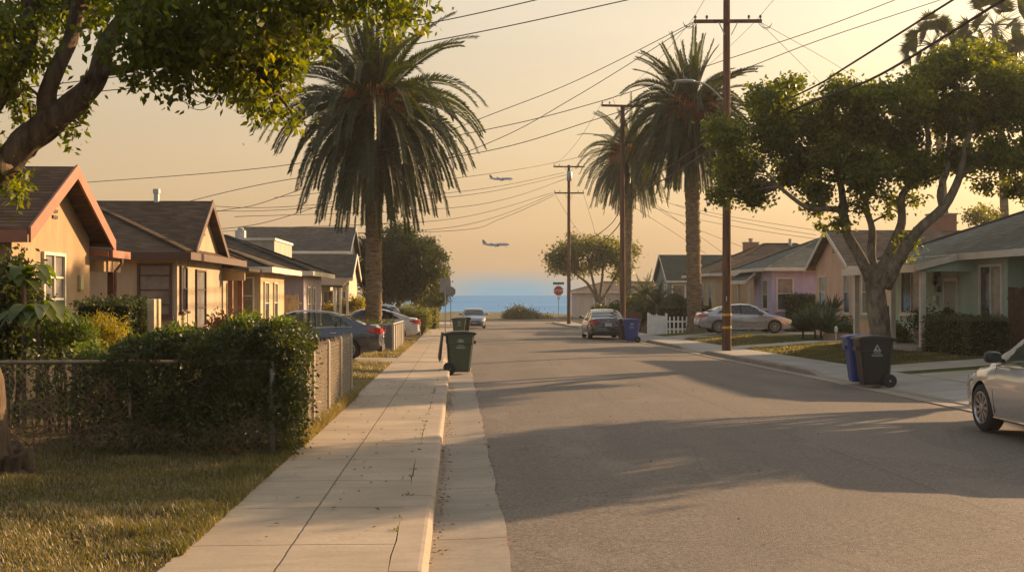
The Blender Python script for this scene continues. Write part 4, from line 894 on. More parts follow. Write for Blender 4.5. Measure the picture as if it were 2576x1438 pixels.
box_hedge('clipped_hedge', 'dark clipped hedge at the left pavement beyond the parked cars', xat(1062, 84), xat(1100, 84), 82, 88, at(0, 778, 84).z, LF_O, 60, .14)
# big arching leaves
def bigleaf(label, px, py, Y, n, Lx, wd, seed, mat):
    c = at(px, py, Y); T = thing('broadleaf_plant', label, 'plant', tuple(c)); r = np.random.default_rng(seed); Vs = []; Fs = []; o = 0
    for i in range(n):
        az = r.uniform(-2.6, 1.2); d = np.array([math.cos(az)*.6, math.sin(az)*.6, .9]); p = np.array(c)+r.normal(size=3)*.05; hz = np.array([-math.sin(az), math.cos(az), 0]); m = 8
        for k in range(m+1):
            s = k/m; w = wd*math.sin(math.pi*min(1, s*.92+.06))**.7; Vs += [p-hz*w+[0, 0, .25*w], p.copy(), p+hz*w+[0, 0, .25*w]]
            if k < m: a = o+k*3; Fs += [(a, a+1, a+4, a+3), (a+1, a+2, a+5, a+4)]
            d = d+np.array([0, 0, -.3]); d /= np.linalg.norm(d); p = p+d*Lx*r.uniform(.9, 1.1)/m
        o += (m+1)*3
    fast_mesh('foliage', np.array(Vs)-np.array(c), np.array(Fs), mat, T); z = gz(Y)+.1; MB().tube([(c.x, Y, z), tuple(c)], .03, 6).build('stem', BK, T, world=True)
bigleaf('broad arching green leaves lit by the sun above the left fence', 95, 800, 14.9, 15, .55, .10, 3, LF_B)
bigleaf('broad dark green leaves below the first window', 60, 700, 15.3, 12, .45, .09, 4, LF_B)
# right yard plants
def agave(label, px, py, Y, n, Lx, seed, mat, wd=.035):
    c = at(px, py, Y); T = thing('spiky_plant', label, 'plant', tuple(c)); r = np.random.default_rng(seed); Vs = []
    for i in range(n):
        az = r.uniform(0, 6.283); el = r.uniform(.15, 1.45); d = np.array([math.cos(az)*math.cos(el), math.sin(az)*math.cos(el), math.sin(el)]); hz = np.array([-math.sin(az), math.cos(az), 0]); p = np.array(c); q = p+d*Lx*r.uniform(.6, 1.1); m_ = (p+q)/2+[0, 0, .05]
        Vs.append(np.array([p-hz*wd*.6, m_-hz*wd, m_, p])); Vs.append(np.array([p, m_, m_+hz*wd, p+hz*wd*.6])); Vs.append(np.array([m_-hz*wd, q, q, m_])); Vs.append(np.array([m_, q, q, m_+hz*wd]))
    V = np.concatenate(Vs)-np.array(c); fast_mesh('foliage', V, np.arange(len(V)).reshape(-1, 4), mat, T)
    z = gz(Y)+lvl(c.x, Y)-.05; MB().tube([(c.x, Y, z), (c.x, Y, max(c.z, z+.1))], .045, 7).build('stem', BK, T, world=True)
AG = leafmat('agave_leaf', (.03, .05, .028), (.07, .10, .055), .15); AGD = leafmat('agave_dark', (.02, .03, .02), (.04, .05, .03), .15)
for i, (x, y, Y_, L_) in enumerate(((2050, 830, 49, 1.1), (2085, 838, 48, 1.0), (2020, 835, 50, .9), (2065, 815, 50, 1.0))): agave(('tallest', 'right hand', 'leftmost', 'rear')[i]+' grey green spiky plant of the clump in front of the peach bungalow', x, y, Y_, 260, L_*1.15, 50+i, AG, .045)
agave('dark pointed aloe standing against the peach bungalow wall', 2095, 790, 50.3, 70, 1.0, 60, AGD, .05)
random.seed(6)
shrub('leafy_shrub', 'small green shrub right of the spiky plants', 49, [(2118, 825, 26), (2125, 840, 20)], LF_D, 61, 22, 14, .12, .13, .6)
shrub('leafy_shrub', 'green shrubs at the foot of the big right tree by the porch', 40, [(2270, 850, 24), (2255, 835, 22), (2250, 870, 18)], LF_O, 76, 22, 14, .1, .12, .6)
shrub('leafy_shrub', 'dark shrub under the porch window of the sage green bungalow', 44.2, [(2262, 800, 30), (2300, 815, 26), (2230, 810, 24)], LF_D, 69, 20, 14, .11, .13, .8)
shrub('topiary_shrub', 'slim clipped shrub beside the barred door', 36.0, [(2372, 830, 22), (2375, 800, 16), (2380, 860, 24), (2385, 788, 12)], LF_D, 84, 40, 14, .08, .07, .25)
c = at(2312, 868, 40); pt = thing('flower_pot', 'brown clay pot with a leafy plant on the sage green porch', 'plant pot', (14.95, 37.6, gz(37)+.495))
MB().lathe([(.2, 0), (.3, .42), (.33, .43), (.33, .5), (.27, .5), (.25, .4)], 20).build('pot', plain('clay', (.22, .12, .08), .8), pt, smooth=2)
scatter_leaves('plant', rng.normal(size=(900, 3))*[.22, .22, .25]+[14.95, 37.6, gz(37)+1.25], .11, LF_D, pt)
for i, (x, y, Y_, r) in enumerate(((1700, 770, 80, 26), (1650, 785, 80, 22), (1600, 770, 84, 20), (1605, 790, 80, 18), (1505, 785, 96, 14), (1545, 780, 92, 18))):
    shrub('leafy_shrub', 'dark rounded shrub '+('below the blue grey bungalow window', 'between the low wall and the blue grey bungalow', 'behind the low brown wall', 'directly behind the blue bin', 'under the fork trunked tree', 'left of the second pole')[i], Y_, [(x, y, r), (x+r*.7, y+4, r*.8)], LF_D, 3000/Y_, 9, 16, .2, .2, 1.0)
# dune bush
random.seed(9)
shrub('dune_bush', 'dark rounded bush on the bluff at the end of the street', 136, [(1305, 796, 20), (1325, 798, 18), (1285, 800, 14), (1345, 802, 12), (1300, 786, 10)], LF_D, 22, 5, 26, .22, .3, 2.0)
shrub('dune_bush', 'low spreading brush right of the dark rounded bush', 137, [(1365, 804, 8), (1380, 805, 7), (1270, 805, 7)], LF_O, 22, 6, 16, .22, .25, 1.0)
# background greenery past the house gaps
for i, (x, y, Y_, r) in enumerate(((2455, 545, 70, 24), (2480, 540, 72, 20))): blob_tree('garden_tree', ('left', 'right')[i]+' small sunlit tree top above the sage green roof', Y_, [(x, 700), (x, 600)], [], [(x, y, r), (x+r, y+6, r*.7)], LF_O, 3000/Y_, BK, 5, 16, .2, r0=.12)
# ---- grass
GR = leafmat('grass_blade', (.065, .062, .022), (.14, .12, .05), .28, (.32, .23, .12)); GD = leafmat('grass_dry', (.17, .14, .07), (.28, .22, .11), .15, (.36, .30, .16))
def grass(name, n, x0, x1, y0, y1, mat, hmin, hmax, patchy=True, w=.004, lab=None):
    x = rng.uniform(x0, x1, n); y = rng.uniform(y0, y1, n)
    if patchy:
        f = .5+.5*np.sin(x*2.3+y*1.1)*np.sin(y*3.1-x*1.7)+.35*np.sin(x*7+y*5); k = rng.uniform(0, 1, n) < np.clip(f+.15, .12, 1); x, y = x[k], y[k]
    n = len(x); z = np.array([gz(b)+lvl(a, b) for a, b in zip(x, y)])-.005; h = rng.uniform(hmin, hmax, n)*(1+1.3*np.maximum(0, np.sin(x*3.7+1)*np.sin(y*4.1)*np.sin(x*1.3+y*2))); az = rng.uniform(0, 6.283, n); ln = rng.uniform(.1, .9, n)*h
    B = np.stack([x, y, z], 1); s = np.stack([np.cos(az), np.sin(az), 0*az], 1)*w; t = B+np.stack([-np.sin(az)*ln, np.cos(az)*ln, h], 1); m_ = (B+t)/2+np.stack([0*h, 0*h, h*.18], 1)
    V = np.stack([B-s, B+s, m_+s*.8, m_-s*.8, t+s*.1, t-s*.1], 1).reshape(-1, 3); i = np.arange(n)*6; Fq = np.concatenate([np.stack([i, i+1, i+2, i+3], 1), np.stack([i+3, i+2, i+4, i+5], 1)])
    o = fast_mesh(name, V, Fq, mat); tag(o, lab or 'patchy grass', 'grass', kind='stuff')
grass('grass', 90000, -6.5, -1.86, 7.0, 13.6, GR, .015, .055, lab='patchy green and straw grass of the near left lawn')
grass('grass', 60000, -6.5, -1.9, 7.0, 13.4, GD, .012, .04, lab='straw coloured thatch all over the near left lawn')
grass('grass', 34000, -6, -1.9, 7.0, 9.9, GD, .02, .065, lab='dry straw tufts at the near left corner')
grass('grass', 9000, -2.25, -1.83, 8, 13.4, GR, .03, .08, False, lab='taller grass along the edge of the left pavement')
grass('grass', 9000, -2.05, -1.8, 14, 22, GD, .04, .16, False, lab='dry golden grass at the foot of the reed fence')
grass('grass', 22000, -3.2, -1.86, 22, 34.3, GD, .03, .08, w=.006, lab='yellowed verge by the dark grey sedan'); grass('grass', 12000, -3.2, -1.86, 37.7, 56, GD, .04, .1, w=.008, lab='yellowed verge farther along the left pavement')
grass('grass', 55000, 10.9, 15, 31.6, 45, GR, .02, .05, w=.007, lab='short lawn in front of the sage green bungalow'); grass('grass', 26000, 10.9, 14, 47.4, 57.3, GR, .03, .07, w=.009, lab='short lawn under the silver sedan')
# dead leaves
def litter():
    n = 960; x = np.concatenate([rng.uniform(-1.95, -.5, 120), rng.normal(size=180)*.05-1.9, np.abs(rng.normal(size=240))*.06-.17, rng.uniform(.1, 8, 70), rng.normal(size=50)*.04+.4, rng.uniform(-5.5, -2, 300)]); y = rng.uniform(8, 26, n); y[660:] = rng.uniform(8, 13.3, 300)
    z = np.array([gz(b)+(.135 if a < -.2 else .02 if a < .4 else .02+.05*math.sin(math.pi*min(1, max(0, (a-.36)/8.26))))+(lvl(a, b)-.13+.02 if a < -1.9 else 0) for a, b in zip(x, y)])+.008; az = rng.uniform(0, 6.28, n); l = rng.uniform(.02, .055, n)
    d = np.stack([np.cos(az), np.sin(az), rng.uniform(-.1, .3, n)], 1)*l[:, None]; s = np.stack([-np.sin(az), np.cos(az), rng.uniform(-.3, .3, n)], 1)*l[:, None]*.35; P = np.stack([x, y, z], 1); m_ = P+d*.5
    V = np.stack([P, m_+s+[0, 0, .008], P+d, m_-s+[0, 0, .008]], 1).reshape(-1, 3); o = fast_mesh('leaf_litter', V, np.arange(n*4).reshape(n, 4), leafmat('dead_leaf', (.07, .035, .02), (.2, .09, .04), .1)); tag(o, 'brown fallen leaves on the left pavement, gutter and lawn', 'leaf litter', kind='stuff')
    P = []
    for yy in np.arange(8.3, 24, .55): 
        if rng.uniform() < .7: P.append(np.stack([rng.normal(size=14)*.02-.445, yy+rng.normal(size=14)*.04, np.full(14, gz(yy)+.125)], 1))
    V, Fq = leaf_arrays(np.concatenate(P), .032, .35, 0, up=.8); o = fast_mesh('pavement_weeds', V, Fq, LF_O); tag(o, 'small weeds growing in the open joint along the left kerb', 'weeds', kind='stuff')
litter()
# ------------------------------------------------------------ poles and wires
WOOD = bark('pole_wood', (.15, .085, .055), .08, 7, .3); GALV = plain('galvanised_grey', (.36, .37, .38), .45, .5); INS = plain('insulator', (.12, .10, .10), .3)
WIRE = plain('wire', (.045, .035, .03), .7); CABLE = plain('cable', (.035, .025, .025), .7)
def pole(label, Y, px, ztop, r, arms, trans=None):
    x = xat(px, Y); z = gz(Y)+.1; T = thing('utility_pole', label, 'utility pole', (x, Y, z), group='wooden utility poles along the right kerb')
    MB().tube([(x, Y, z-.2), (x, Y, z+4), (x, Y, ztop)], [r, r*.9, r*.7], 14).build('post', WOOD, T, world=True, smooth=2)
    for za, hw, dz in arms:
        MB().bar((x-hw, Y-r-.02, za-dz), (x+hw, Y-r-.02, za+dz), .1, .12).build('crossarm', WOOD, T, world=True)
        for s in (-1, 1):
            MB().bar((x+s*hw*.28, Y-r-.09, za-.05), (x+s*r*.7, Y-r-.05, za-.5), .03, .03).build('brace', GALV, T, world=True)
            for q in (.96, .62) if hw > 1.1 else (.95,):
                MB().lathe([(.02, 0), (.02, .06), (.06, .07), (.035, .1), (.055, .12), (.02, .17)], 10, Matrix.Translation((x+s*hw*q, Y-r-.02, za+.055+s*dz*q))).build('insulator', INS, T, world=True)
    if trans: MB().lathe([(.2, -.4), (.23, -.36), (.23, .3), (.2, .36), (.05, .42)], 14, Matrix.Translation((x, Y-r-.27, trans))).build('transformer', GALV, T, world=True, smooth=2)
    return T
PA = at(1828, 57, 43); PB = at(1566, 268, 67); PC = at(1431, 420, 103); PC2 = at(1431, 486, 103)
P1 = pole('nearest wooden utility pole with two yellow bands and a street light arm', 43, 1828, at(0, -60, 43).z, .17, [(PA.z, 1.24, .02)])
YEL = plain('yellow_band', (.62, .36, .04), .6)
for py in (826, 794): z = at(1828, py, 43).z; MB().lathe([(.175, 0), (.178, .01), (.178, .075), (.175, .085)], 16, Matrix.Translation((PA.x, 43, z))).build('yellow_band', YEL, P1, world=True)
MB().box(PA.x-.06, PA.x-.03, 42.82, 42.835, at(0, 757, 43).z, at(0, 745, 43).z).build('number_tag', WHITE, P1, world=True)
# street light on its curved arm
a0 = at(1820, 252, 42.8); la = MB().tube(limb_path([a0, at(1795, 228, 42.6), at(1772, 211, 42.2), at(1745, 205, 41.9)], 4), .03, 8).build('lamp_arm', GALV, P1, world=True, smooth=True)
c = at(1722, 205, 41.8); M_ = Matrix.Translation(c)
lh = MB(); secs = [(-.42, .06, .02), (-.3, .12, .05), (0, .16, .075), (.25, .13, .07), (.36, .06, .05)]
for i, (x, w, t) in enumerate(secs):
    for k in range(10): a = 2*math.pi*k/10; lh.v.append((c.x+x, c.y+w*math.cos(a), c.z+t*math.sin(a)*(1 if math.sin(a) > 0 else .5)))
for i in range(4):
    for k in range(10): a = i*10+k; b = i*10+(k+1) % 10; lh.f.append((a, b, b+10, a+10))
lh.f += [tuple(range(10))[::-1], tuple(range(40, 50))]; q = lh.build('lamp_head', GALV, P1, world=True, smooth=True); q.parent = la
MB().lathe([(.03, 0), (.04, .03), (.03, .08)], 8, Matrix.Translation((c.x+.05, c.y, c.z+.075))).build('photocell', INS, P1, world=True).parent = la
pole('second wooden utility pole rising in front of the farther date palm', 67, 1566, at(0, 260, 67).z+.15, .17, [(PB.z, 1.22, -.02)])
pole('third wooden utility pole with two crossarms and a grey transformer, near the stop sign', 103, 1431, at(0, 408, 103).z, .17, [(PC.z, 1.35, 0), (PC2.z, 1.28, 0)], at(0, 438, 103).z)
nW = 0
def wire(label, pts, r=.012, mat=None, sag=0.0, name='power_line', grp='overhead lines'):
    "pts: (px, py, Y) anchors or Vectors; smooth curve through them with optional sag"
    P = [p if isinstance(p, Vector) else at(*p) for p in pts]; P = limb_path(P, 14) if len(P) > 2 else [P[0].lerp(P[1], i/24) for i in range(25)]
    if sag: n = len(P)-1; P = [p-Vector((0, 0, sag*4*(i/n)*(1-i/n))) for i, p in enumerate(P)]
    o = MB().tube(P, r, 5).build(name, mat or WIRE, smooth=True); tag(o, label, 'overhead line', grp)
    return o
Lf, Rt = Vector((PA.x-1.19, 42.8, PA.z+.2)), Vector((PA.x+1.19, 42.8, PA.z+.2)); L2, R2 = Vector((PB.x-1.17, 66.8, PB.z+.2)), Vector((PB.x+1.17, 66.8, PB.z+.2)); L3, R3 = Vector((PC.x-1.3, 102.8, PC.z+.2)), Vector((PC.x+1.3, 102.8, PC.z+.2))
wire('upper of the two long lines passing the near tree towards the top edge', [(-60, 232, 40), (120, 214, 40), (520, 163, 39), (840, 98, 37), (1100, 55, 35), (1362, -3, 33), (1560, -55, 32)], .016)
wire('lower of the two long lines passing the near tree towards the top edge', [(-60, 262, 40), (120, 243, 40), (500, 203, 39), (810, 153, 37), (1200, 82, 35), (1575, 1, 33), (1700, -30, 32)], .016)
wire("upper line from the nearest crossarm's left end sloping behind the left palm", [(215, 590, 58), (545, 532, 54), (705, 495, 50), (1200, 302, 46), (1450, 203, 44), Vector((PA.x-1.2, 42.9, PA.z))], .014)
wire("lower, steeper line from the nearest crossarm's left end sloping behind the left palm", [(545, 577, 56), (720, 545, 54), (1200, 372, 48), (1440, 248, 45), Vector((PA.x-1.2, 42.8, PA.z-.05))], .014)
wire("long line passing just above the street lamp, from left roofs to top edge", [(215, 459, 56), (700, 418, 50), (1200, 331, 46), (1500, 258, 45), (1828, 150, 44), (2060, 73, 43), (2260, -3, 42), (2400, -60, 42)], .015)
wire("long line passing just below the street lamp, from left roofs to top edge", [(430, 518, 54), (705, 455, 50), (1200, 385, 46), (1500, 300, 45), (1828, 190, 44), (2060, 102, 43), (2390, -8, 42), (2500, -50, 42)], .015)
wire('heavy telephone cable dipping between the third pole and the palms, lower strand', [(1437, 617, 103), (1490, 624, 96), (1550, 575, 84), (1590, 500, 72), (1690, 440, 58), (1828, 352, 42.7), (2030, 262, 34), (2210, 190, 30), (2520, 2, 25), (2620, -60, 24)], .035, CABLE, name='telephone_cable')
wire('heavy telephone cable dipping between the third pole and the palms, upper strand', [(1437, 600, 103), (1480, 602, 96), (1540, 560, 84), (1580, 490, 72), (1700, 408, 58), (1828, 325, 42.7), (2040, 222, 34), (2130, 168, 31), (2410, -8, 26), (2500, -60, 25)], .028, CABLE, name='telephone_cable')
wire('thin line joining the left crossarm ends of the first and second poles', [Lf, L2], .007, sag=.5); wire('thin line joining the right crossarm ends of the first and second poles', [Rt, R2], .007, sag=.5)
wire('thin line joining the left crossarm ends of the second and third poles', [L2, L3], .01, sag=.5); wire('thin line joining the right crossarm ends of the second and third poles', [R2, R3], .01, sag=.5)
wire('thin line rising from the left end of the nearest crossarm to the top edge', [Lf, (1775, -5, 36), (1800, -40, 34)], .007); wire('thin line rising from the right end of the nearest crossarm to the top edge', [Rt, (1945, 2, 38), (2000, -45, 34)], .007)
wire('upper service line from the nearest crossarm down to the right roofs', [Vector((PA.x+1.2, 42.8, PA.z-.03)), (2059, 138, 46), (2125, 178, 48), (2300, 290, 52)], .01); wire('lower service line from the nearest crossarm down to the right roofs', [Vector((PA.x+1.2, 42.8, PA.z-.06)), (2059, 204, 46), (2160, 300, 50), (2260, 400, 54)], .01)
ex = [('highest', [(690, 497, 86), (1187, 443, 92), Vector((PC.x-.2, 103, PC.z+.6)), (1620, 350, 106)]), ('second', [(490, 515, 80), (720, 520, 84), (1190, 478, 92), (1420, 434, 102.6)]), ('third', [(525, 530, 80), (720, 527, 84), (1180, 490, 92), (1424, 440, 102.6)]), ('fourth', [(590, 545, 80), (1180, 518, 92), (1424, 450, 102.7)]),
      ('fifth', [(560, 582, 80), (720, 572, 84), (1140, 550, 92), (1392, 484, 102.7)]), ('sixth', [(600, 590, 80), (1140, 571, 92), (1393, 488, 102.8)]), ('lowest', [(600, 592, 82), (1140, 580, 93), (1260, 550, 97), (1394, 492, 102.8)])]
for w, p in ex: wire(w+' of the seven faint lines running left from the third pole behind the palm', p, .02)
dr = [('uppermost', [(1700, 515, 90), (1818, 541, 80), (1930, 560, 75), (2046, 578, 70)]), ('second', [(1640, 495, 90), (1766, 537, 80), (1930, 571, 75), (2054, 591, 70)]), ('third', [(1640, 522, 90), (1766, 554, 80), (1930, 583, 75), (2063, 602, 70)]),
      ('fourth', [(1600, 480, 95), (1691, 548, 92), (1870, 622, 92)]), ('fifth', [(1580, 470, 95), (1662, 524, 92), (1816, 634, 92)]), ('lowest', [(1560, 500, 98), (1641, 550, 94), (1777, 638, 93)])]
for w, p in dr: wire(w+' of the six service lines sloping down to the right roofs', p, .014)
wire('left thin stay line from the third pole lower crossarm', [(1396, 488, 103), (1440, 560, 103), (1475, 600, 106), (1560, 680, 110)], .014); wire('right thin stay line from the third pole lower crossarm', [(1468, 488, 103), (1490, 560, 105), (1512, 640, 108)], .014)
# loops hanging at the nearest crossarm ends
for s in (-1, 1):
    for k in range(3):
        e_ = Vector((PA.x+s*1.22, 42.85, PA.z)); o = MB().tube(limb_path([e_+Vector((-.1*s, 0, -.02)), e_+Vector((.02*s+.06*k*s, 0, -.16-.05*k)), e_+Vector((.25*s+.04*k*s, 0, -.2)), e_+Vector((.4*s, 0, -.08+.02*k))], 4), .008, 4).build('jumper', WIRE, P1, world=True)
# ------------------------------------------------------------ street signs
def sign_post(T, x, Y, z0, z1): MB().box(x-.03, x+.03, Y-.02, Y+.02, z0, z1).build('post', GALV, T, world=True)
SB = plain('sign_back', (.24, .24, .25), .5, .6); SR = plain('sign_red', (.42, .04, .035), .5); SW = plain('sign_white', (.75, .73, .7), .5); SG = plain('sign_green', (.05, .22, .14), .5)
def text(parent, s, size, M, mat, name='lettering', depth=.002):
    c_ = bpy.data.curves.new(name, 'FONT'); c_.body = s; c_.size = size; c_.align_x = 'CENTER'; c_.align_y = 'CENTER'; c_.extrude = depth; t = bpy.data.objects.new(name, c_); COL.objects.link(t)
    dg = bpy.context.evaluated_depsgraph_get(); me = bpy.data.meshes.new_from_object(t.evaluated_get(dg)); bpy.data.objects.remove(t); me.transform(M); me.materials.clear(); me.materials.append(mat); o = bpy.data.objects.new(name, me); COL.objects.link(o); o.parent = parent; return o
def octagon(x, Y, z, r, t): return MB().prism([(x+r*math.cos(R(22.5+45*k)), Y, z+r*math.sin(R(22.5+45*k))) for k in range(8)], (0, t, 0))
c = at(1120, 717, 70); T = thing('street_sign', 'grey back of a tall rectangular sign on the left pavement', 'sign', (c.x, 70, gz(70)+.13), group='signs at the left pavement'); sign_post(T, c.x, 70.04, gz(70)+.1, c.z+.4)
MB().box(c.x-.31, c.x+.31, 69.99, 70.01, c.z-.41, c.z+.41).build('panel', SB, T, world=True, bevel=.0)
c = at(1134, 733, 94); T = thing('stop_sign', 'grey back of an octagonal sign beyond the rectangular one on the left', 'sign', (c.x, 94, gz(94)+.13), group='signs at the left pavement'); sign_post(T, c.x, 94.04, gz(94)+.1, c.z+.4); octagon(c.x, 93.99, c.z, .4, .02).build('panel', SB, T, world=True)
c = at(1405, 731, 108); T = thing('stop_sign', 'red octagonal stop sign with a green street name blade at the right corner', 'sign', (c.x, 108, gz(108)+.13)); sign_post(T, c.x, 108.05, gz(108)+.1, c.z+.75)
octagon(c.x, 107.99, c.z, .47, .03).build('border', SW, T, world=True); pn = octagon(c.x, 107.97, c.z, .43, .019).build('panel', SR, T, world=True)
text(pn, 'STOP', .34, Matrix.Translation((0, -.31+.27, c.z-(gz(108)+.13)))@Matrix.Rotation(R(90), 4, 'X'), SW)
MB().box(c.x-.5, c.x+.5, 107.98, 108.0, c.z+.56, c.z+.78).build('street_name_blade', SG, T, world=True); MB().box(c.x-.14, c.x+.14, 107.98, 108.0, c.z-.78, c.z-.52).build('small_plate', SW, T, world=True)
# ------------------------------------------------------------ fences, walls, posts
T = thing('chain_link_fence', 'rusty chain link fence with a top rail carrying the near vine hedge', 'fence', (-2.05, 13.4, gz(13.4)+.13)); FR = plain('rusty_pipe', (.22, .17, .12), .6, .4, .3); zt = gz(13.4)+1.17
MB().tube([(-7, 13.32, zt), (-2.05, 13.32, zt)], .022, 8).build('top_rail', FR, T, world=True, smooth=True)
for x in (-5.2, -3.6): MB().tube([(x, 13.32, gz(13)), (x, 13.32, zt-.02)], .022, 8).build('post', FR, T, world=True, smooth=True)
MB().tube([(-2.05, 13.32, gz(13)), (-2.05, 13.32, zt-.05), (-2.05, 13.32, zt+.03)], [.035, .035, .01], 10).build('corner_post', plain('grey_post', (.28, .28, .25), .5, .5), T, world=True, smooth=True)
def mesh_wire(T, p0, p1, z0, z1, step=.075, r=.0018, mat=None, name='wire_mesh'):
    p0 = Vector(p0); p1 = Vector(p1); Lh = (p1-p0).length; H = z1-z0; d = (p1-p0).normalized(); mb = MB(); n = int((Lh+H)/step)
    for s in (1, -1):
        for i in range(n):
            u = i*step-H; a, b = max(0, u), min(Lh, u+H)
            if b-a < .02: continue
            za, zb = (z0+(a-u), z0+(b-u)); 
            if s < 0: za, zb = z1-(a-u), z1-(b-u)
            pa = p0+d*a; pb = p0+d*b; mb.bar((pa.x, pa.y, za), (pb.x, pb.y, zb), r*2, r*2)
    mb.build(name, mat or FR, T, world=True, fix=False)
mesh_wire(T, (-6.8, 13.33, 0), (-2.06, 13.33, 0), gz(13)+.16, zt-.02)
# reed screened fence along the pavement
REED = newmat('reed_screen'); g = G(REED); v = g.co(scale=(1, 1, 1)); x3 = g.n('ShaderNodeSeparateXYZ', {0: v})
zz = g.m('MULTIPLY_ADD', g.noise(2.5, 4, g.co(scale=(1, 1, .6))), .22, x3.outputs[2]); rows = g.m('FRACT', g.m('MULTIPLY', zz, 17.0)); cols = g.m('FRACT', g.m('MULTIPLY', x3.outputs[1], 14.0))
bands = g.ramp(rows, [(0.0, .1), (.3, .95), (.7, 1.0), (.92, .15)]); n_ = g.noise(35, 5, v, .8)
cc = g.mix(bands, (.10, .07, .04), (.38, .29, .18)); cc = g.mix(g.ramp(n_, [(.35, .6), (.6, 0.0)]), cc, (.16, .12, .08)); cc = g.mix(g.ramp(cols, [(0.0, .5), (.1, 0.0)]), cc, (.5, .42, .3))
g.out(cc, .95, g.bump(g.m('ADD', bands, n_), .9, .03), spec=.05)
T = thing('reed_fence', 'tan woven reed fence along the left pavement beyond the vine hedge', 'fence', (-2, 18, gz(18)+.13))
mb = MB(); nY = 34
for i in range(nY):
    y = 14.2+i*(21.9-14.2)/nY; y2 = y+(21.9-14.2)/nY; xo = -2.0+.035*math.sin(i*1.1)+.02*math.sin(i*2.7); xo2 = -2.0+.035*math.sin((i+1)*1.1)+.02*math.sin((i+1)*2.7); zt_ = gz(y)+1.2+.03*math.sin(i*2.3)+.02*math.sin(i*.8); zt2 = gz(y2)+1.2+.03*math.sin((i+1)*2.3)+.02*math.sin((i+1)*.8)
    mb.add([(xo, y, gz(y)+.12), (xo2, y2, gz(y2)+.12), (xo2, y2, zt2), (xo, y, zt_), (xo-.03, y, gz(y)+.12), (xo2-.03, y2, gz(y2)+.12), (xo2-.03, y2, zt2), (xo-.03, y, zt_)], [(0, 1, 2, 3), (7, 6, 5, 4), (3, 2, 6, 7)]+([(0, 3, 7, 4)] if i == 0 else [])+([(1, 5, 6, 2)] if i == nY-1 else []))
mb.build('screen', REED, T, world=True, fix=False)
for y in (14.3, 16.2, 18.1, 20, 21.96): MB().tube([(-1.94, y, gz(y)+.1), (-1.94, y, gz(y)+1.24), (-1.94, y, gz(y)+1.28)], [.026, .026, .008], 8).build('post', plain('tan_post', (.42, .36, .27), .6), T, world=True)
mesh_wire(T, (-1.955, 14.2, 0), (-1.955, 21.9, 0), gz(18)+.16, gz(18)+1.2, .11, .003, plain('tan_post', (.42, .36, .27)))
mb = MB(); random.seed(1)
for i in range(240): y = random.uniform(14.2, 21.9); x = -2.0+random.uniform(-.04, .04); mb.bar((x, y, gz(y)+1.1), (x+random.uniform(-.04, .04), y+random.uniform(-.05, .05), gz(y)+1.2+random.uniform(.0, .09)), .006)
mb.build('frayed_reeds', plain('reed_tan', (.38, .28, .17), .9), T, world=True, fix=False)
# end panel of the fence towards the drive
MB().box(-4.6, -2.0, 21.98, 22.02, gz(22)+.12, gz(22)+1.13).build('end_panel', plain('dark_screen', (.05, .05, .055), .8), T, world=True)
# second chain link corner, green plants inside
T = thing('chain_link_fence', 'dark chain link fence with climbing greens around the foot of the left palm', 'fence', (-2.25, 42, gz(42)+.13)); z0 = gz(42)+.13; DM = plain('dark_mesh', (.07, .07, .065), .7)
mesh_wire(T, (-3.6, 42, 0), (-2.25, 42, 0), z0+.02, z0+.98, .08, .004, plain('pale_wire', (.3, .3, .27))); MB().box(-3.6, -2.27, 42.04, 42.07, z0, z0+.93).build('dark_backing', DM, T, world=True)
for i, y in enumerate((42, 43.6, 45.2, 46.8, 48.4, 50)): MB().box(-2.29, -2.21, y-.04, y+.04, gz(y), gz(y)+1.12).build('post', plain('pale_post', (.36, .33, .27), .6), T, world=True)
mb = MB()
for i in range(28): y = 42.15+i*.28; mb.box(-2.27, -2.25, y, y+.2, gz(y)+.14, gz(y)+1.06)
mb.build('slats', plain('pale_slat', (.34, .30, .24), .8), T, world=True); MB().tube([(-3.65, 42, z0+.99), (-2.25, 42, z0+.99), (-2.25, 50, gz(50)+1.12)], .025, 8).build('top_rail', GALV, T, world=True)
T['wl'] = [0, 0, 0]; C = np.stack([rng.uniform(-3.6, -2.3, 2600), rng.uniform(42.1, 45, 2600), gz(43)+.95+np.abs(rng.normal(size=2600))*.12], 1)
pl = thing('climbing_plant', 'green creeper spilling over the dark chain link fence by the palm', 'plant', (-2.9, 43, gz(43)+.13)); pl['wl'] = [-2.9, 43, gz(43)+.13]; scatter_leaves('foliage', C, .09, LF_D, pl, aspect=.4); MB().tube([(-2.9, 43, gz(43)), (-2.9, 43, gz(43)+1)], .03, 6).build('stem', BK, pl, world=True)
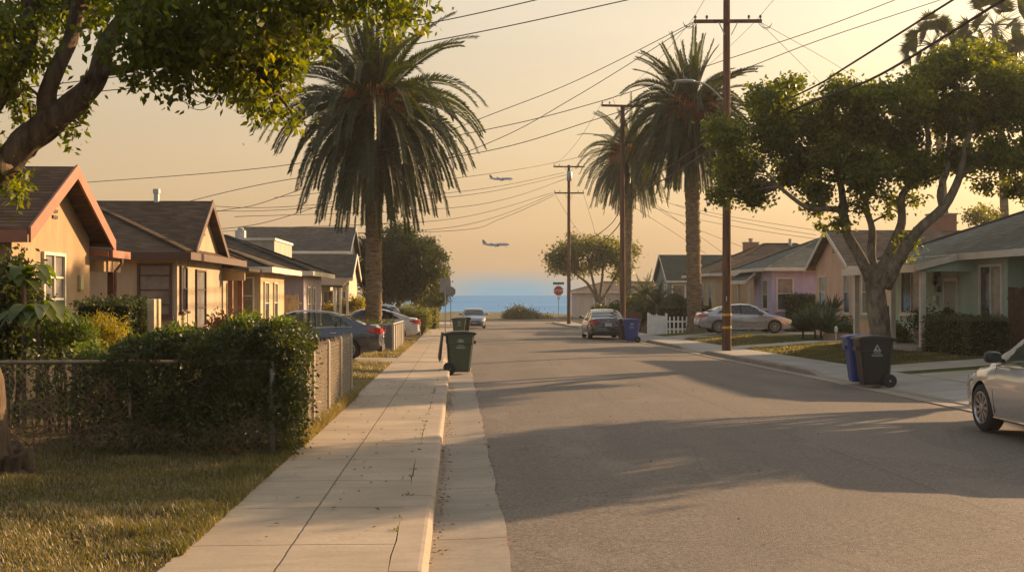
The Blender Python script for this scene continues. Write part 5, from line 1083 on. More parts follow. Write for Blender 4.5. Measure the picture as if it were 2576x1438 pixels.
# light posts beside the clipped hedge, and a pipe rail
PW = plain('weathered_post', (.50, .38, .22), .85, var=.25, nsc=6, bump=.4)
for i, px in enumerate((379, 394)):
    x = xat(px, 18.9+i*.3); w = .055 if i == 0 else .035; T = tag(MB().box(x-w, x+w, 18.9+i*.3, 19.05+i*.3, gz(19), at(0, 752, 18.9).z).build('fence_post', PW, bevel=.012), ('wider', 'narrower')[i]+' pale wooden post right of the clipped square hedge', 'post')
tag(MB().tube([at(372, 825, 19.2), at(540, 826, 19.2)], .012, 6).tube([at(538, 826, 19.2), Vector((at(538, 826, 19.2).x, 19.2, gz(19)))], .012, 6).build('pipe_rail', FR), 'thin rusty pipe rail right of the pale posts', 'rail')
def plank_fence(label, P0, P1, z1, mat, w=.14, name='board_fence'):
    P0 = Vector((*P0, 0)); P1 = Vector((*P1, 0)); d = (P1-P0); n = int(d.length/w); d.normalize(); nn = Vector((-d.y, d.x, 0)); T = thing(name, label, 'fence', (P0.x, P0.y, gz(P0.y)+.1)); mb = MB(); random.seed(n)
    for i in range(n):
        a = P0+d*i*w; zt = z1+random.uniform(-.03, .03); q = a+d*(w-.012); z = gz(a.y); o = nn*random.uniform(0, .012)
        mb.prism([(a.x+o.x, a.y+o.y, z), (q.x+o.x, q.y+o.y, z), (q.x+o.x, q.y+o.y, zt), (a.x+o.x, a.y+o.y, zt)], tuple(nn*.02))
    mb.build('boards', mat, T, world=True)
    MB().bar(P0+nn*.06+Vector((0, 0, z1-.3)), P1+nn*.06+Vector((0, 0, z1-.3)), .04, .09).build('rail', mat, T, world=True); return T
plank_fence('pale board fence between the beige and the lilac grey bungalows', (xat(704, 44.5), 44.5), (xat(757, 44.5), 44.5), at(0, 742, 44.5).z, plain('pale_boards', (.47, .36, .22), .85, var=.3, nsc=5, bump=.3))
DB = plain('dark_boards', (.13, .065, .04), .85, var=.3, nsc=6, bump=.4)
plank_fence('dark brown board fence at the right edge in front of the sage green bungalow', (15.65, 33.2), (18.5, 33.2), at(0, 723, 33.2).z, DB)
plank_fence('short dark board fence seen between the right tree and the porch', (xat(2246, 44.3), 44.3), (xat(2285, 44.3), 44.3), at(0, 735, 44.3).z, DB)
# pavement-side walls at the left
T = thing('low_wall', 'low grey wall with pale end posts beside the far left pavement', 'wall', (-2.0, 76, gz(76)+.13))
MB().box(-3.1, -2.12, 76, 76.2, gz(76)-.2, gz(76)+1.35).build('front_wall', mat_of('stucco', (.30, .28, .25)), T, world=True)
for y in (76.1, 79, 82): MB().box(-2.11, -1.93, y-.1, y+.1, gz(y)-.2, gz(y)+1.45).build('pillar', WHITE, T, world=True)
MB().box(-2.1, -2.0, 79.11, 81.89, gz(80)-.2, gz(80)+.9).build('side_wall', mat_of('stucco', (.42, .36, .27)), T, world=True)
T = thing('low_wall', 'low dark brown wall between the blue bin and the picket fence', 'wall', (10.9, 70, gz(70)+.13)); xa, xb = xat(1560, 74), xat(1634, 70)
MB().box(xa, xb, 73, 73.25, gz(74)-.2, at(0, 786, 73).z).build('wall', mat_of('paint', (.12, .055, .04)), T, world=True)
T = thing('planter', 'low pinkish brick planter at the foot of the spiky plants', 'planter', (14.5, 46.6, gz(46)+.3)); xa, xb = xat(2086, 47.6), xat(2135, 47.6)
MB().box(xa, xb, 47.6, 48.4, gz(47), at(0, 841, 47.6).z).build('wall', plain('pink_block', (.30, .22, .17), .9, bump=.5), T, world=True, bevel=.01); MB().box(xa+.1, xb-.1, 47.7, 48.3, at(0, 841, 47.6).z, at(0, 841, 47.6).z+.03).build('soil', EARTH, T, world=True)
c = at(2103, 836, 47.3); T = thing('garden_light', 'small white garden light in front of the low planter', 'garden light', (c.x, 47.3, gz(47)+.3)); MB().tube([(c.x, 47.3, gz(47)+.3), (c.x, 47.3, c.z)], .02, 6).build('stake', WHITE, T, world=True)
MB().lathe([(.03, 0), (.07, .04), (.07, .2), (.03, .26)], 10, Matrix.Translation(c)).build('lamp_head', WHITE, T, world=True)
# white picket fence
T = thing('picket_fence', 'white picket fence with a solid gate panel left of the right palm', 'fence', (10.7, 66, gz(66)+.13)); PWH = plain('picket_white', (.70, .68, .64), .6); xa = xat(1633, 66); xm = xat(1676, 66); xb = xat(1765, 66); z0 = gz(66)+.14; zt = at(0, 796, 66).z
k = MB(); n = 8
for i in range(n): a = xa+(xm-xa)*i/n; q = xa+(xm-xa)*(i+1)/n-.008; zz_ = zt+.1-.08*(i/n)+(.06 if i in (0, 3) else 0); k.prism([(a, 66, z0), (q, 66, z0), (q, 66, zz_-.05), ((a+q)/2, 66, zz_), (a, 66, zz_-.05)], (0, .025, 0))
k.build('gate_panel', PWH, T, world=True); MB().box(xm-.06, xm+.06, 65.95, 66.07, z0-.05, zt+.16).build('post', PWH, T, world=True); MB().box(xa-.1, xa-.01, 65.95, 66.07, z0-.05, zt+.2).build('post', PWH, T, world=True)
k = MB(); x = xm+.16
while x < xb: k.prism([(x, 66, z0+.05), (x+.09, 66, z0+.05), (x+.09, 66, zt-.06), (x+.045, 66, zt), (x, 66, zt-.06)], (0, .02, 0)); x += .235
k.build('pickets', PWH, T, world=True); MB().box(xm+.06, xb, 66.022, 66.06, z0+.25, z0+.34).box(xm+.06, xb, 66.022, 66.06, zt-.35, zt-.26).build('rails', PWH, T, world=True)
# ------------------------------------------------------------ wheeled bins
def bin_(label, loc, rz, c, logo=0, lidc=None, open_lid=False, grp='wheeled bins at the kerb'):
    T = thing('wheeled_bin', label, 'bin', loc, rz, grp); m = plain('bin_%d' % (hash(c) % 999), c, .45, var=.12, nsc=4, bump=.15, bsc=60, spec=.5); ml = plain('bin_lid_%d' % (hash(lidc or c) % 999), lidc or c, .4, var=.1, spec=.5)
    # local: width along x (.62), depth along y: wheels and handle at +y, front at -y
    mb = MB(); secs = [(0.06, .235, -.24, .22), (.16, .25, -.26, .30), (.78, .285, -.33, .335), (.785, .30, -.345, .35), (.98, .305, -.36, .36), (.985, .325, -.38, .385), (1.02, .325, -.38, .385)]; N_ = 4
    for z, w, y0, y1 in secs:
        cr = .05; mb.v += [(-w+cr, y0, z), (w-cr, y0, z), (w, y0+cr, z), (w, y1-cr, z), (w-cr, y1, z), (-w+cr, y1, z), (-w, y1-cr, z), (-w, y0+cr, z)]
    for i in range(len(secs)-1):
        for k in range(8): a = i*8+k; b = i*8+(k+1) % 8; mb.f.append((a, b, b+8, a+8))
    mb.f += [tuple(range(8))[::-1], tuple(range((len(secs)-1)*8, len(secs)*8))]; b = mb.build('body', m, T)
    MB().box(-.15, .15, -.405, -.37, .78, .86).build('catch_bar', m, T)
    lid = MB(); prof = [(-.42, 1.02), (-.42, 1.05), (-.36, 1.085), (-.1, 1.115), (.2, 1.10), (.4, 1.06), (.42, 1.025)]
    if not open_lid: o = lid.prism([(-.335, y, z) for y, z in prof], (.67, 0, 0)); lo = lid.build('lid', ml, T, bevel=.02)
    else: lid.prism([(-.335, .43, 1.08), (-.335, .47, 1.08), (-.335, .56, .42), (-.335, .53, .32), (-.335, .49, .40)], (.67, 0, 0)); lo = lid.build('lid', ml, T, bevel=.012); MB().prism([(-.32, y, z) for y, z in prof], (.64, 0, 0)).build('inner_bag', ml, T, bevel=.02)
    MB().tube([(-.27, .36, 1.0), (-.27, .46, 1.03), (.27, .46, 1.03), (.27, .36, 1.0)], .018, 8).build('handle', m, T)
    RB_ = plain('rubber', (.02, .02, .02), .75)
    for s in (-1, 1):
        w = MB().lathe([(.05, -.03), (.13, -.035), (.145, -.02), (.145, .02), (.13, .035), (.05, .03)], 20, Matrix.Translation((s*.30, .27, .145))@Matrix.Rotation(R(90), 4, 'Y')).build('wheel', RB_, T, smooth=2)
        MB().lathe([(.0, -.02), (.02, -.045), (.02, .045), (.0, .05)], 8, Matrix.Translation((s*.30, .27, .145))@Matrix.Rotation(R(90), 4, 'Y')).build('hub', GALV, T).parent = w
    MB().tube([(-.29, .27, .145), (.29, .27, .145)], .012, 8).build('axle', GALV, T)
    if logo:
        MW = plain('bin_print', (.8, .8, .78) if logo != 2 else (.36, .38, .36), .6)
        side_ = -1 if rz > 0 else 1
        # printed on the side wall that faces the street view
        L_ = MB(); xx = side_*.304
        def poly(p, fl=1): L_.prism([(xx, q[0], q[1]) for q in p], (side_*.004, 0, 0))
        if logo == 1:
            cz = .84; tri = [(-.085, cz-.06), (.085, cz-.06), (0, cz+.09)]; inn = [(-.045, cz-.035), (.045, cz-.035), (0, cz+.045)]
            for i in range(3): j = (i+1) % 3; poly([tri[i], tri[j], inn[j], inn[i]])
            poly([(-.06, cz-.05), (.0, cz-.05), (-.01, cz-.0), (-.03, cz+.01)])
        else:
            cz = .83; 
            for r0, r1 in ((.085, .065), (.045, .0)):
                for k in range(6): a, b_ = math.pi*k/6, math.pi*(k+1)/6; poly([(r0*math.cos(a), cz+r0*math.sin(a)), (r0*math.cos(b_), cz+r0*math.sin(b_)), (r1*math.cos(b_), cz+r1*math.sin(b_)), (r1*math.cos(a)+.001, cz+r1*math.sin(a))])
        rnd = random.Random(4)
        for z, w_, h_ in ((.735, .075, .022), (.695, .12, .016), (.668, .11, .014)):
            y = -w_
            while y < w_: q = min(w_, y+rnd.uniform(.012, .022)); poly([(y, z), (q, z), (q, z+h_), (y, z+h_)]); y = q+.006
        L_.build('printed_emblem', MW, b)
    return T
GRN = (.045, .065, .035); BLU = (.02, .045, .20); BLK = (.014, .012, .010)
bin_('dark green wheeled bin with its black lid hanging open, in the left gutter', (.07, 30.9, gz(31)+.012), R(93), GRN, 2, (.02, .022, .02), True)
bin_('small distant green bin of the pair past the dark green one', (.1, 63.6, gz(64)+.012), R(92), GRN, 2)
bin_('distant black bin behind the smaller green one of the pair', (.38, 65.0, gz(65)+.02), R(88), BLK)
bin_('blue wheeled bin half hidden by the black one at the right kerb', (xat(2122, 26.3)+.43, 26.35, gz(26)+.02), R(-97), BLU)
bin_('black wheeled bin with a white triangle print at the right kerb', (xat(2158, 25.2)+.42, 25.45, gz(25)+.02), R(-93), BLK, 1)
bin_('blue wheeled bin beside the rear of the black sedan', (xat(1568, 56)+.42, 56.2, gz(56)+.02), R(-95), BLU, 2)
bin_('dark bin squeezed between the black sedan and the far blue bin', (xat(1558, 57.4)+.36, 57.6, gz(57)+.02), R(-90), BLK)
# ------------------------------------------------------------ cars
BLACKP = plain('black_trim', (.015, .015, .016), .45, var=.05); RUB = plain('tyre_rubber', (.022, .021, .02), .85, bump=.3, bsc=90); ALU = plain('alloy', (.42, .41, .40), .3, .85, var=.1); CHR = plain('chrome', (.6, .6, .6), .12, 1.0, var=.05); ALUD = plain('alloy_dark', (.05, .05, .05), .6)
TAIL = newmat('tail_lens'); g = G(TAIL); g.out(g.ramp(g.noise(9, 2, g.co()), [(.35, (.22, .008, .01)), (.65, (.5, .03, .03))]), .12, spec=.7)
CLEAR = plain('clear_lens', (.55, .55, .52), .1, spec=.8); PLATE = plain('plate_white', (.6, .6, .58), .5, var=.04)
def cglass(name, c, alpha):
    m = newmat(name); g = G(m); p = g.n('ShaderNodeBsdfPrincipled', {'Base Color': c, 'Roughness': .03, 'Specular IOR Level': .8}); t = g.n('ShaderNodeBsdfTransparent', {'Color': (.62, .66, .6)})
    f = g.n('ShaderNodeLayerWeight', {'Blend': .35}).outputs['Facing']; x = g.n('ShaderNodeMixShader', {0: g.m('ADD', g.m('MULTIPLY', f, .45), alpha, cl=True), 1: t.outputs[0], 2: p.outputs[0]}); g.n('ShaderNodeOutputMaterial', {'Surface': x.outputs[0]}); return m
GL_T = cglass('car_glass_tinted', (.02, .023, .022), .72); GL_C = cglass('car_glass', (.05, .07, .06), .38)
def itp(tab, x):
    if x <= tab[0][0]: return tab[0][1]
    for (a, u), (b, v) in zip(tab[:-1], tab[1:]):
        if x <= b: t = (x-a)/(b-a); t = t*t*(3-2*t)*.5+t*.5; return u+(v-u)*t
    return tab[-1][1]
SEDAN = dict(L=4.8, ztop=[(-2.4, .60), (-2.36, .86), (-2.28, 1.02), (-1.95, 1.055), (-1.5, 1.03), (-.6, .99), (.4, .96), (.95, .965), (1.5, .90), (2.0, .79), (2.28, .66), (2.4, .50)],
             w=[(-2.4, .62), (-2.3, .80), (-2.0, .88), (-1.4, .91), (0, .915), (1.2, .905), (1.8, .86), (2.15, .76), (2.33, .62), (2.4, .45)], zb=[(-2.4, .34), (-2.1, .26), (-1.6, .2), (1.7, .18), (2.2, .2), (2.4, .26)],
             roof=[(-1.98, 1.04), (-1.6, 1.19), (-1.2, 1.335), (-.75, 1.43), (-.2, 1.465), (.15, 1.45), (.5, 1.36), (.85, 1.15), (1.22, .945)], c0=-1.98, c1=1.22, side=[(-1.62, .02), (-1.52, .08), (-1.18, .78), (-.8, .93), (.12, .93), (.45, .86), (.92, .12), (.95, .02)], bp=-.28, wb=.33, wx=(-1.42, 1.42))
SUV = dict(L=4.6, ztop=[(-2.3, .62), (-2.26, .95), (-2.18, 1.08), (-1.7, 1.10), (.8, 1.08), (1.1, 1.07), (1.6, 1.0), (2.0, .88), (2.2, .72), (2.3, .55)],
           w=[(-2.3, .7), (-2.2, .85), (-1.8, .90), (0, .92), (1.4, .90), (1.9, .82), (2.2, .66), (2.3, .5)], zb=[(-2.3, .4), (-1.6, .28), (1.7, .26), (2.3, .34)],
           roof=[(-2.2, 1.1), (-2.05, 1.45), (-1.85, 1.62), (-1.3, 1.68), (-.3, 1.7), (.2, 1.66), (.6, 1.52), (1.2, 1.07)], c0=-2.2, c1=1.2, side=[(-1.95, .08), (-1.8, .72), (-1.2, .86), (.1, .88), (.4, .8), (.92, .1), (.95, .02), (-1.9, .02)], bp=-.3, wb=.35, wx=(-1.35, 1.35))
def car(label, loc, heading, paint, K=SEDAN, glass=GL_T, rear=True, front=True, group='parked cars', scale=1.0, wheel_style=10, name='parked_car', plate=True):
    "local +x is the nose; heading = direction of the nose in degrees from +X"
    T = thing(name, label, 'car', loc, R(heading), group); T.scale = (scale,)*3
    xs = sorted(set([K['ztop'][0][0], K['ztop'][-1][0]]+[-K['L']/2+K['L']*i/60 for i in range(61)])); V = []; Fc = []; n = 22
    def ring(x):
        w = itp(K['w'], x); zt = itp(K['ztop'], x); zb = itp(K['zb'], x); h = zt-zb; pts = [(0, zb), (w*.80, zb), (w*.93, zb+.03), (w*.955, zb+h*.16), (w*.985, zb+h*.34), (w, zb+h*.58), (w*.985, zb+h*.74), (w*.972, zb+h*.80), (w*.95, zb+h*.92), (w*.90, zt-.012), (w*.7, zt+.012), (0, zt+.03)]
        return [(x, y, z) for y, z in pts]+[(x, -y, z) for y, z in pts[-2:0:-1]]
    for x in xs: V += ring(x)
    for i in range(len(xs)-1):
        for k in range(n): a = i*n+k; b = i*n+(k+1) % n; Fc.append((a, b, b+n, a+n))
    Fc += [tuple(range(n))[::-1], tuple(range((len(xs)-1)*n, len(xs)*n))]
    mb = MB(); mb.v = V; mb.f = Fc; body = mb.build('body', [paint, BLACKP], T)
    # wheel arches cut out of the body
    cut = MB()
    for wx in K['wx']:
        for s in (-1, 1): cut.lathe([(K['wb']+.045, -.16), (K['wb']+.045, .30)], 28, Matrix.Translation((wx, s*.88, K['wb']-.0))@Matrix.Rotation(R(-90*s), 4, 'X'))
    co = cut.build('cut', BLACKP); co.parent = T
    md = body.modifiers.new('b', 'BOOLEAN'); md.object = co; md.operation = 'DIFFERENCE'; md.solver = 'EXACT'
    dg = bpy.context.evaluated_depsgraph_get(); me = bpy.data.meshes.new_from_object(body.evaluated_get(dg)); body.modifiers.clear(); body.data = me; bpy.data.objects.remove(co)
    me.materials.clear(); me.materials.append(paint); me.materials.append(BLACKP)
    for p in me.polygons:
        c = p.center; p.use_smooth = True; inn = False
        for wx in K['wx']:
            d = math.hypot(c.x-wx, c.z-K['wb'])
            if d < K['wb']+.05 and abs(c.y) < itp(K['w'], c.x)*.985 and (abs(p.normal.y) > .9 and abs(c.y) < .8 or math.hypot(p.normal.x*(wx-c.x), p.normal.z*(K['wb']-c.z)) > .2 and d < K['wb']+.046 and p.normal.x*(wx-c.x)+p.normal.z*(K['wb']-c.z) > .2): inn = True
        p.material_index = 1 if inn or (c.z < itp(K['zb'], c.x)+.02) else 0
    if hasattr(me, 'set_sharp_from_angle'): me.set_sharp_from_angle(angle=R(32))
    # cabin shell
    c0, c1 = K['c0'], K['c1']; m = 44; V = []; Fc = []
    def zbelt(x): return itp(K['ztop'], x)-.03
    def wb_(x): return itp(K['w'], x)*.925
    def wr(x): t = (x-c0)/(c1-c0); return .60+.06*math.sin(math.pi*t)
    def side(x, t, s=1, o=0.0):
        zr = itp(K['roof'], x); zb = zbelt(x); y = wb_(x)+(wr(x)-wb_(x))*min(1, max(0, (zb+(zr-zb)*t-zb)/.46)); return Vector((x, s*(y+o), zb+(zr-zb)*t))
    prof = (0, .12, .3, .5, .7, .85, .94)
    for i in range(m+1):
        x = c0+(c1-c0)*i/m; zr = itp(K['roof'], x); P_ = [side(x, t) for t in prof]; e = P_[-1]; P_ += [Vector((x, e.y*.93, zr-.004)), Vector((x, e.y*.6, zr+.018)), Vector((x, 0, zr+.025))]
        V += [tuple(p) for p in P_]+[(p.x, -p.y, p.z) for p in P_[-2::-1]]
    q = 19
    tri = []
    sidepoly = K['side']
    def inside(x, t):
        c_ = False; j = len(sidepoly)-1
        for i in range(len(sidepoly)):
            xi, yi = sidepoly[i]; xj, yj = sidepoly[j]
            if (yi > t) != (yj > t) and x < (xj-xi)*(t-yi)/(yj-yi)+xi: c_ = not c_
            j = i
        return c_
    xt1 = .28 if K is SEDAN else .3; xr = -1.02 if K is SEDAN else -1.86
    wind = MB(); rearw = MB(); shell = MB(); shell.v = V; wind.v = list(V); rearw.v = list(V)
    for i in range(m):
        xm_ = c0+(c1-c0)*(i+.5)/m
        for k in range(q-1):
            a = i*q+k; f = (a, a+1, a+q+1, a+q); top = 6 <= k < q-7
            if k in (7, 8, 9, 10) and xt1+.04 < xm_ < c1-.1: wind.f.append(f)
            elif k in (7, 8, 9, 10) and c0+.12 < xm_ < xr: rearw.f.append(f)
            elif (k < 6 or k >= q-7) and inside(xm_, (prof[k]+prof[k+1])/2 if k < 6 else (prof[q-1-k]+prof[q-2-k])/2): continue
            else: shell.f.append(f)
    sh = shell.build('cabin', paint, T, smooth=2)
    wi = wind.build('windscreen', glass, T, smooth=True); rw = rearw.build('rear_window', glass, T, smooth=True)
    for s in (-1, 1):
        xlist = [(sidepoly[0][0], K['bp']-.035), (K['bp']+.035, sidepoly[-2][0] if K is SUV else .93)]
        if K is SEDAN: xlist = [(-1.5, -1.22), (-1.19, K['bp']-.035), (K['bp']+.035, .9)]
        else: xlist = [(-1.93, -1.28), (-1.22, K['bp']-.035), (K['bp']+.035, .9)]
        # black surround then glass panes over it
        def outline(xa, xb, shrink):
            up = []; 
            for i in range(15):
                x = xa+(xb-xa)*i/14; ts = [t/60 for t in range(61) if inside(x, t/60)]
                if ts: up.append((x, min(ts)+shrink, max(ts)-shrink))
            return up
        su = outline(-1.95, .95, 0); mbs = MB()
        for A_, B_ in zip(su[:-1], su[1:]):
            ps = [side(A_[0], A_[1], s, .003), side(B_[0], B_[1], s, .003), side(B_[0], B_[2], s, .003), side(A_[0], A_[2], s, .003)]; 
        for xa, xb in xlist:
            u_ = outline(xa, xb, .035); mg = MB()
            for A_, B_ in zip(u_[:-1], u_[1:]):
                for j in range(4):
                    ta, tb = A_[1]+(A_[2]-A_[1])*j/4, A_[1]+(A_[2]-A_[1])*(j+1)/4; tc_, td = B_[1]+(B_[2]-B_[1])*j/4, B_[1]+(B_[2]-B_[1])*(j+1)/4
                    mg.add([side(A_[0], ta, s, .004), side(B_[0], tc_, s, .004), side(B_[0], td, s, .004), side(A_[0], tb, s, .004)], [(0, 1, 2, 3)])
            if mg.f: mg.build('side_window', glass, T, smooth=True)
        for xp_ in (K['bp'], xlist[0][1]+.015):
            a, b = side(xp_, .02, s, .004), side(xp_, .93 if xp_ > -1 else .8, s, .004); MB().bar(a, b, .065 if xp_ == K['bp'] else .03, .02).build('window_pillar', BLACKP, T)
        # belt trim and window frame line
        pl_ = [side(.95-2.5*i/20, .015, s, .008) for i in range(21)]; MB().tube(pl_, .011, 5).build('belt_trim', CHR if K is SEDAN else BLACKP, T, smooth=True)
        # door seams and handles
        for xd in (.98, K['bp']+.0, -1.0):
            P_ = []
            for z in (.30, .45, .6, .75, .88, .95): w = itp(K['w'], xd); zt = itp(K['ztop'], xd); zb = itp(K['zb'], xd); tt = (z-zb)/(zt-zb); yy = w*(.965 if tt < .2 else .985 if tt < .4 else 1.0 if tt < .65 else .985 if tt < .78 else .955); P_.append((xd+(.0 if z < .7 else -(z-.7)*.2), s*(yy-.004), z))
            MB().tube(P_, .007, 4).build('door_seam', BLACKP, T)
        for xd in (.0-.12, -1.02+.1+.0):
            zt = itp(K['ztop'], xd); y = itp(K['w'], xd)*.99; MB().tube([(xd+.02, s*(y-.03), zt-.19), (xd, s*(y+.018), zt-.185), (xd-.16, s*(y+.018), zt-.18), (xd-.18, s*(y-.03), zt-.18)], .014, 6).build('door_handle', CHR if K is SEDAN else BLACKP, T, smooth=True)
        w_ = itp(K['w'], 0); MB().tube([(1.0, s*w_*.95, .235), (-1.0, s*w_*.95, .235)], .02, 6).build('sill_trim', CHR if K is SEDAN else BLACKP, T, smooth=True)
        # mirror
        zt = zbelt(.78); base = Vector((.78, s*(wb_(.78)+.0), zt+.07)); mm = MB(); c_ = base+Vector((-.02, s*.16, .06)); rngs = [(-.10, .055, .07), (-.06, .10, .095), (.0, .11, .10), (.06, .09, .085), (.1, .05, .05)]
        o = 0
        for dx, ry, rz_ in rngs:
            for k in range(14): a = 2*math.pi*k/14; ca, sa = math.cos(a), math.sin(a); mm.v.append((c_.x+dx, c_.y+ry*math.copysign(abs(ca)**.6, ca), c_.z+rz_*.8*math.copysign(abs(sa)**.6, sa)))
        for i in range(4):
            for k in range(14): a = i*14+k; b = i*14+(k+1) % 14; mm.f.append((a, b, b+14, a+14))
        mm.f += [tuple(range(14))[::-1], tuple(range(56, 70))]; mm.bar(base, c_+Vector((0, -s*.06, -.03)), .07, .05); mo = mm.build('door_mirror', BLACKP if K is SEDAN and heading == 89 else paint, T, smooth=2)
        mg = MB(); mg.lathe([(.0, 0), (1, 0), (1, .004), (0, .004)], 20, Matrix.Translation((c_.x-.103, c_.y, c_.z))@Matrix.Rotation(R(90), 4, 'Y')@Matrix.Diagonal((.062, .085, 1, 1))); gl = mg.build('mirror_glass', plain('mirror_glass', (.10, .13, .15), .05, .9, var=.02), T); gl.parent = mo
        # lamps
        if rear:
            tb = MB(); P2 = []
            for x, za, zb_ in (((-2.41, .80, .93), (-2.34, .77, .965), (-2.2, .80, .97), (-2.02, .88, .955), (-1.95, .91, .935))) if K is SEDAN else ((-2.31, .95, 1.06), (-2.2, .93, 1.2), (-2.0, 1.0, 1.17), (-1.9, 1.05, 1.1)):
                yy = itp(K['w'], x)*.99+.012 if x > K['ztop'][0][0] else itp(K['w'], x); P2.append([(x, s*yy, za), (x, s*(yy-.02), zb_)])
            yin = .42; xin = K['ztop'][0][0]-.012; P2 = [[(xin-.0, s*yin, .83 if K is SEDAN else .97), (xin, s*yin, .93 if K is SEDAN else 1.05)]]+P2
            tb.v = [p for pr_ in P2 for p in pr_]; tb.f = [(2*i, 2*i+1, 2*i+3, 2*i+2) for i in range(len(P2)-1)]
            ob = tb.build('tail_light', TAIL, T, smooth=False); so = ob.modifiers.new('s', 'SOLIDIFY'); so.thickness = .05; so.offset = 0
        if front:
            tb = MB(); P2 = []
            for x, za, zb_ in ((2.36, .56, .64), (2.3, .55, .68), (2.15, .57, .73), (1.95, .63, .76), (1.78, .71, .76)): xx = x*K['L']/4.8; yy = itp(K['w'], xx)*.985+.006; P2.append([(xx, s*yy, za+(.12 if K is SUV else 0)), (xx, s*(yy-.02), zb_+(.12 if K is SUV else 0))])
            tb.v = [p for pr_ in P2 for p in pr_]; tb.f = [(2*i, 2*i+1, 2*i+3, 2*i+2) for i in range(len(P2)-1)]; ob = tb.build('headlight', CLEAR, T); so = ob.modifiers.new('s', 'SOLIDIFY'); so.thickness = .03; so.offset = 0
    # wheels
    r = K['wb']
    for wx in K['wx']:
        for s in (-1, 1):
            y = itp(K['w'], wx)-.125; MT = Matrix.Translation((wx, s*y, r))@Matrix.Rotation(R(-90*s), 4, 'X'); ri = r*.70
            w = MB().lathe([(ri-.01, -.10), (r-.03, -.11), (r-.004, -.085), (r, -.05), (r, .05), (r-.004, .085), (r-.03, .108), (ri+.01, .112), (ri-.01, .09)], 36, MT, closed=True).build('tyre', RUB, T, smooth=2)
            MB().lathe([(ri-.002, -.09), (ri-.002, .085), (ri-.012, .10), (ri-.03, .085), (ri-.03, -.02), (.0, -.03), (0, -.09)], 36, MT).build('rim_dark', ALUD, T, smooth=2).parent = w
            rm = MB(); rm.lathe([(ri-.03, .07), (ri-.006, .10), (ri-.004, .113), (ri-.02, .115), (ri-.034, .09)], 36, MT, closed=True)
            for k in range(wheel_style):
                for dk in (-.11, .11):
                    a = 2*math.pi*k/wheel_style; a2 = a+dk*(1.3 if wheel_style < 8 else .9); p0 = Vector((.04*math.cos(a), .04*math.sin(a), .085)); p1 = Vector(((ri-.02)*math.cos(a2), (ri-.02)*math.sin(a2), .095)); rm.bar(MT@p0, MT@p1, .022, .02, up=MT.to_3x3()@Vector((0, 0, 1)))
            rm.lathe([(0, .07), (.065, .075), (.06, .105), (.03, .112), (0, .112)], 18, MT); ro = rm.build('rim', ALU, T, smooth=2); ro.parent = w
    # rear and front details
    xr_ = K['ztop'][0][0]; xf = K['ztop'][-1][0]
    MB().box(xr_-.02, xr_+.12, -.66, .66, .27, .44).build('rear_bumper_trim', BLACKP, T, bevel=.02)
    if rear:
        z = .80 if K is SEDAN else .9
        if plate: 
            pl_ = MB().box(xr_-.022, xr_-.012, -.155, .155, z-.13, z+.02).build('number_plate', PLATE, T); k = MB(); rr_ = random.Random(5)
            y = -.12
            while y < .11: k.box(xr_-.026, xr_-.0225, y, y+.022, z-.085, z-.025); y += .037
            k.build('plate_characters', plain('plate_blue', (.05, .06, .2), .5), T).parent = pl_
        MB().box(xr_-.03, xr_-.005, -.30, .30, z+.06, z+.085).build('boot_trim', CHR, T, bevel=.004)
        MB().lathe([(0, 0), (.035, .0), (.03, .012), (0, .014)], 14, Matrix.Translation((xr_+.02, 0, z+.13))@Matrix.Rotation(R(-90), 4, 'Y')).build('boot_badge', CHR, T)
    if front:
        gz0 = .36; MB().box(xf-.10, xf+.012, -.42, .42, .46, .58).build('upper_grille', BLACKP, T, bevel=.03); MB().box(xf-.10, xf+.01, -.5, .5, .27, .40).build('lower_grille', BLACKP, T, bevel=.03)
        MB().box(xf+.013, xf+.02, -.155, .155, .41, .455).build('number_plate', PLATE, T); MB().bar((xf+.014, -.42, .585), (xf+.014, .42, .585), .015).build('grille_trim', CHR, T)
    # seats seen through the glass
    INT = plain('car_interior', (.04, .038, .035), .9)
    for x, yy in ((.05, .36), (.05, -.36), (-.95, .0)):
        wd = .24 if yy else .58; MB().prism([(x-.05, yy-wd, .5), (x+.12, yy-wd, .5), (x-.06, yy-wd, 1.12), (x-.16, yy-wd, 1.12)], (0, 2*wd, 0)).build('seat', INT, T, bevel=.03)
    MB().tube([(.52, .36+.17*math.cos(a), .86+.17*math.sin(a)) for a in [2*math.pi*i/16 for i in range(17)]], .013, 6, cap=False).build('steering_wheel', INT, T)
    return T
# left drive: dark grey sedan, tail to the street (nose to -X)
P_DG = carpaint('paint_dark_grey', (.055, .062, .08)); P_SV = carpaint('paint_silver', (.34, .35, .38)); P_W = carpaint('paint_white', (.50, .49, .48), .05); P_BL = carpaint('paint_light_blue', (.13, .17, .22)); P_BK = carpaint('paint_black', (.015, .015, .017), .2, .2); P_CH = carpaint('paint_champagne', (.58, .55, .51), .4, .16); P_SU = carpaint('paint_suv_silver', (.30, .31, .33))
car('dark grey sedan parked with its tail to the left pavement', (-4.62, 35.9, gz(36)+.16), 180, P_DG, glass=GL_C, front=True)
car('white sedan with its tail out towards the left pavement by the palm', (-4.1, 54.7, gz(55)+.16), 180, P_W)
car('silver estate car behind the trunk of the left palm', (-5.25, 65.5, gz(67)+.14), 180, P_SU, SUV)
car('light blue car facing the camera at the far left kerb', (1.25, 90.5, gz(88)+.02), -90, P_BL, glass=GL_C)
car('black sedan seen from behind at the far right kerb', (7.62, 62.4, gz(61)+.02), 90, P_BK, scale=1.04)
car('silver sedan on the drive in front of the lilac bungalow', (14.55, 60.2, gz(60)+.36), 0, P_SV, wheel_style=9)
car('champagne sedan cut by the right edge of the picture', (8.13, 14.85, gz(15)+.03), 89, P_CH, glass=GL_C, wheel_style=10, name='parked_car')
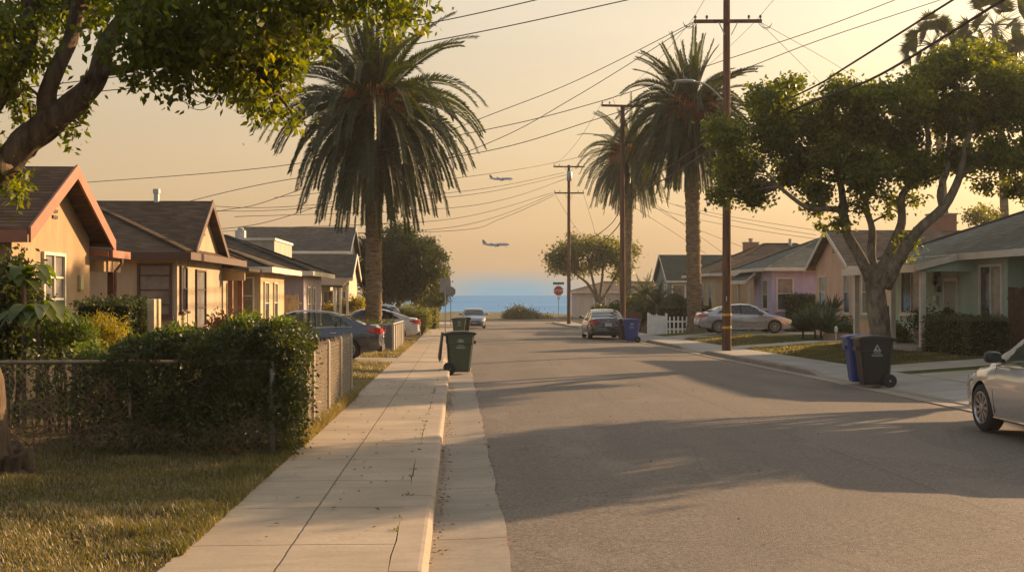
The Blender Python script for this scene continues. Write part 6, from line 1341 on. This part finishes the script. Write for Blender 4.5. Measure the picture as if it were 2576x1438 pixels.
# ------------------------------------------------------------ aircraft
AW = plain('airliner_grey', (.32, .29, .30), .5, var=.05); AB = plain('airliner_dark', (.10, .09, .12), .5)
def plane(label, px, py, D, L_):
    c = at(px, py, D); T = thing('airliner', label, 'airplane', tuple(c), R(0), 'airliners over the sea'); T.rotation_euler = (0, R(-1.5), 0); s = L_/38.0; f = MB()
    pr = [(-19, .3, 1.2), (-17, .7, .9), (-13, 1.4, .4), (-8, 1.95, 0), (12, 2.0, 0), (15, 1.8, -.1), (17.5, 1.2, -.35), (18.8, .5, -.55), (19.1, .1, -.6)]
    for i, (x, r, z) in enumerate(pr):
        for k in range(16): a = 2*math.pi*k/16; f.v.append((x*s, r*s*math.cos(a), (z+r*math.sin(a))*s))
    for i in range(len(pr)-1):
        for k in range(16): a = i*16+k; b = i*16+(k+1) % 16; f.f.append((a, b, b+16, a+16))
    f.f += [tuple(range(16))[::-1], tuple(range(128, 144))]; f.build('fuselage', AW, T, smooth=True)
    MB().prism([(-18.5*s, -.15*s, 1.5*s), (-13*s, -.15*s, 1.8*s), (-17.2*s, -.15*s, 7.2*s), (-19.5*s, -.15*s, 7.2*s)], (0, .3*s, 0)).build('tail_fin', AB, T)
    for q in (-1, 1):
        MB().prism([(3.5*s, q*1.5*s, -.9*s), (-3.5*s, q*1.5*s, -.9*s), (-8.5*s, q*17*s, 1.6*s), (-6.5*s, q*17*s, 1.6*s)], (0, 0, .35*s)).build('wing', AW, T)
        MB().prism([(-14.5*s, q*.8*s, 1.2*s), (-17.5*s, q*.8*s, 1.2*s), (-19.3*s, q*6.5*s, 1.8*s), (-18*s, q*6.5*s, 1.8*s)], (0, 0, .2*s)).build('tailplane', AW, T)
        MB().lathe([(.6*s, -2.2*s), (1.1*s, -1.5*s), (1.15*s, 1.4*s), (.95*s, 2.0*s)], 14, Matrix.Translation((2.2*s, q*5.6*s, -1.5*s))@Matrix.Rotation(R(90), 4, 'Y')).build('engine', AB, T, smooth=2)
    for x, y in ((-1, 2.6), (-1, -2.6), (14, 0)): MB().box((x-.15)*s, (x+.15)*s, (y-.1)*s, (y+.1)*s, -3.6*s, -1.3*s).lathe([(.1*s, -.3*s), (.6*s, -.25*s), (.6*s, .25*s), (.1*s, .3*s)], 12, Matrix.Translation((x*s, y*s, -3.6*s))@Matrix.Rotation(R(90), 4, 'X')).build('landing_gear', AB, T)
plane('upper grey airliner descending with its wheels down', 1261, 450, 1900, 37); plane('lower grey airliner nearer the sea, descending with its wheels down', 1248, 615, 1700, 38.5)
# ------------------------------------------------------------ evening haze over the whole street
m = newmat('haze_air'); g = G(m); p = g.n('ShaderNodeVolumePrincipled', {'Color': (.86, .88, .92, 1), 'Density': .0003, 'Anisotropy': .35}); g.n('ShaderNodeOutputMaterial', {'Volume': p.outputs[0]})
tag(MB().box(-2600, 2600, -1600, 192, -12, 26).build('haze', m), kind='stuff', label='pale evening haze lying over the street', cat='haze')
S.cycles.volume_bounces = 1
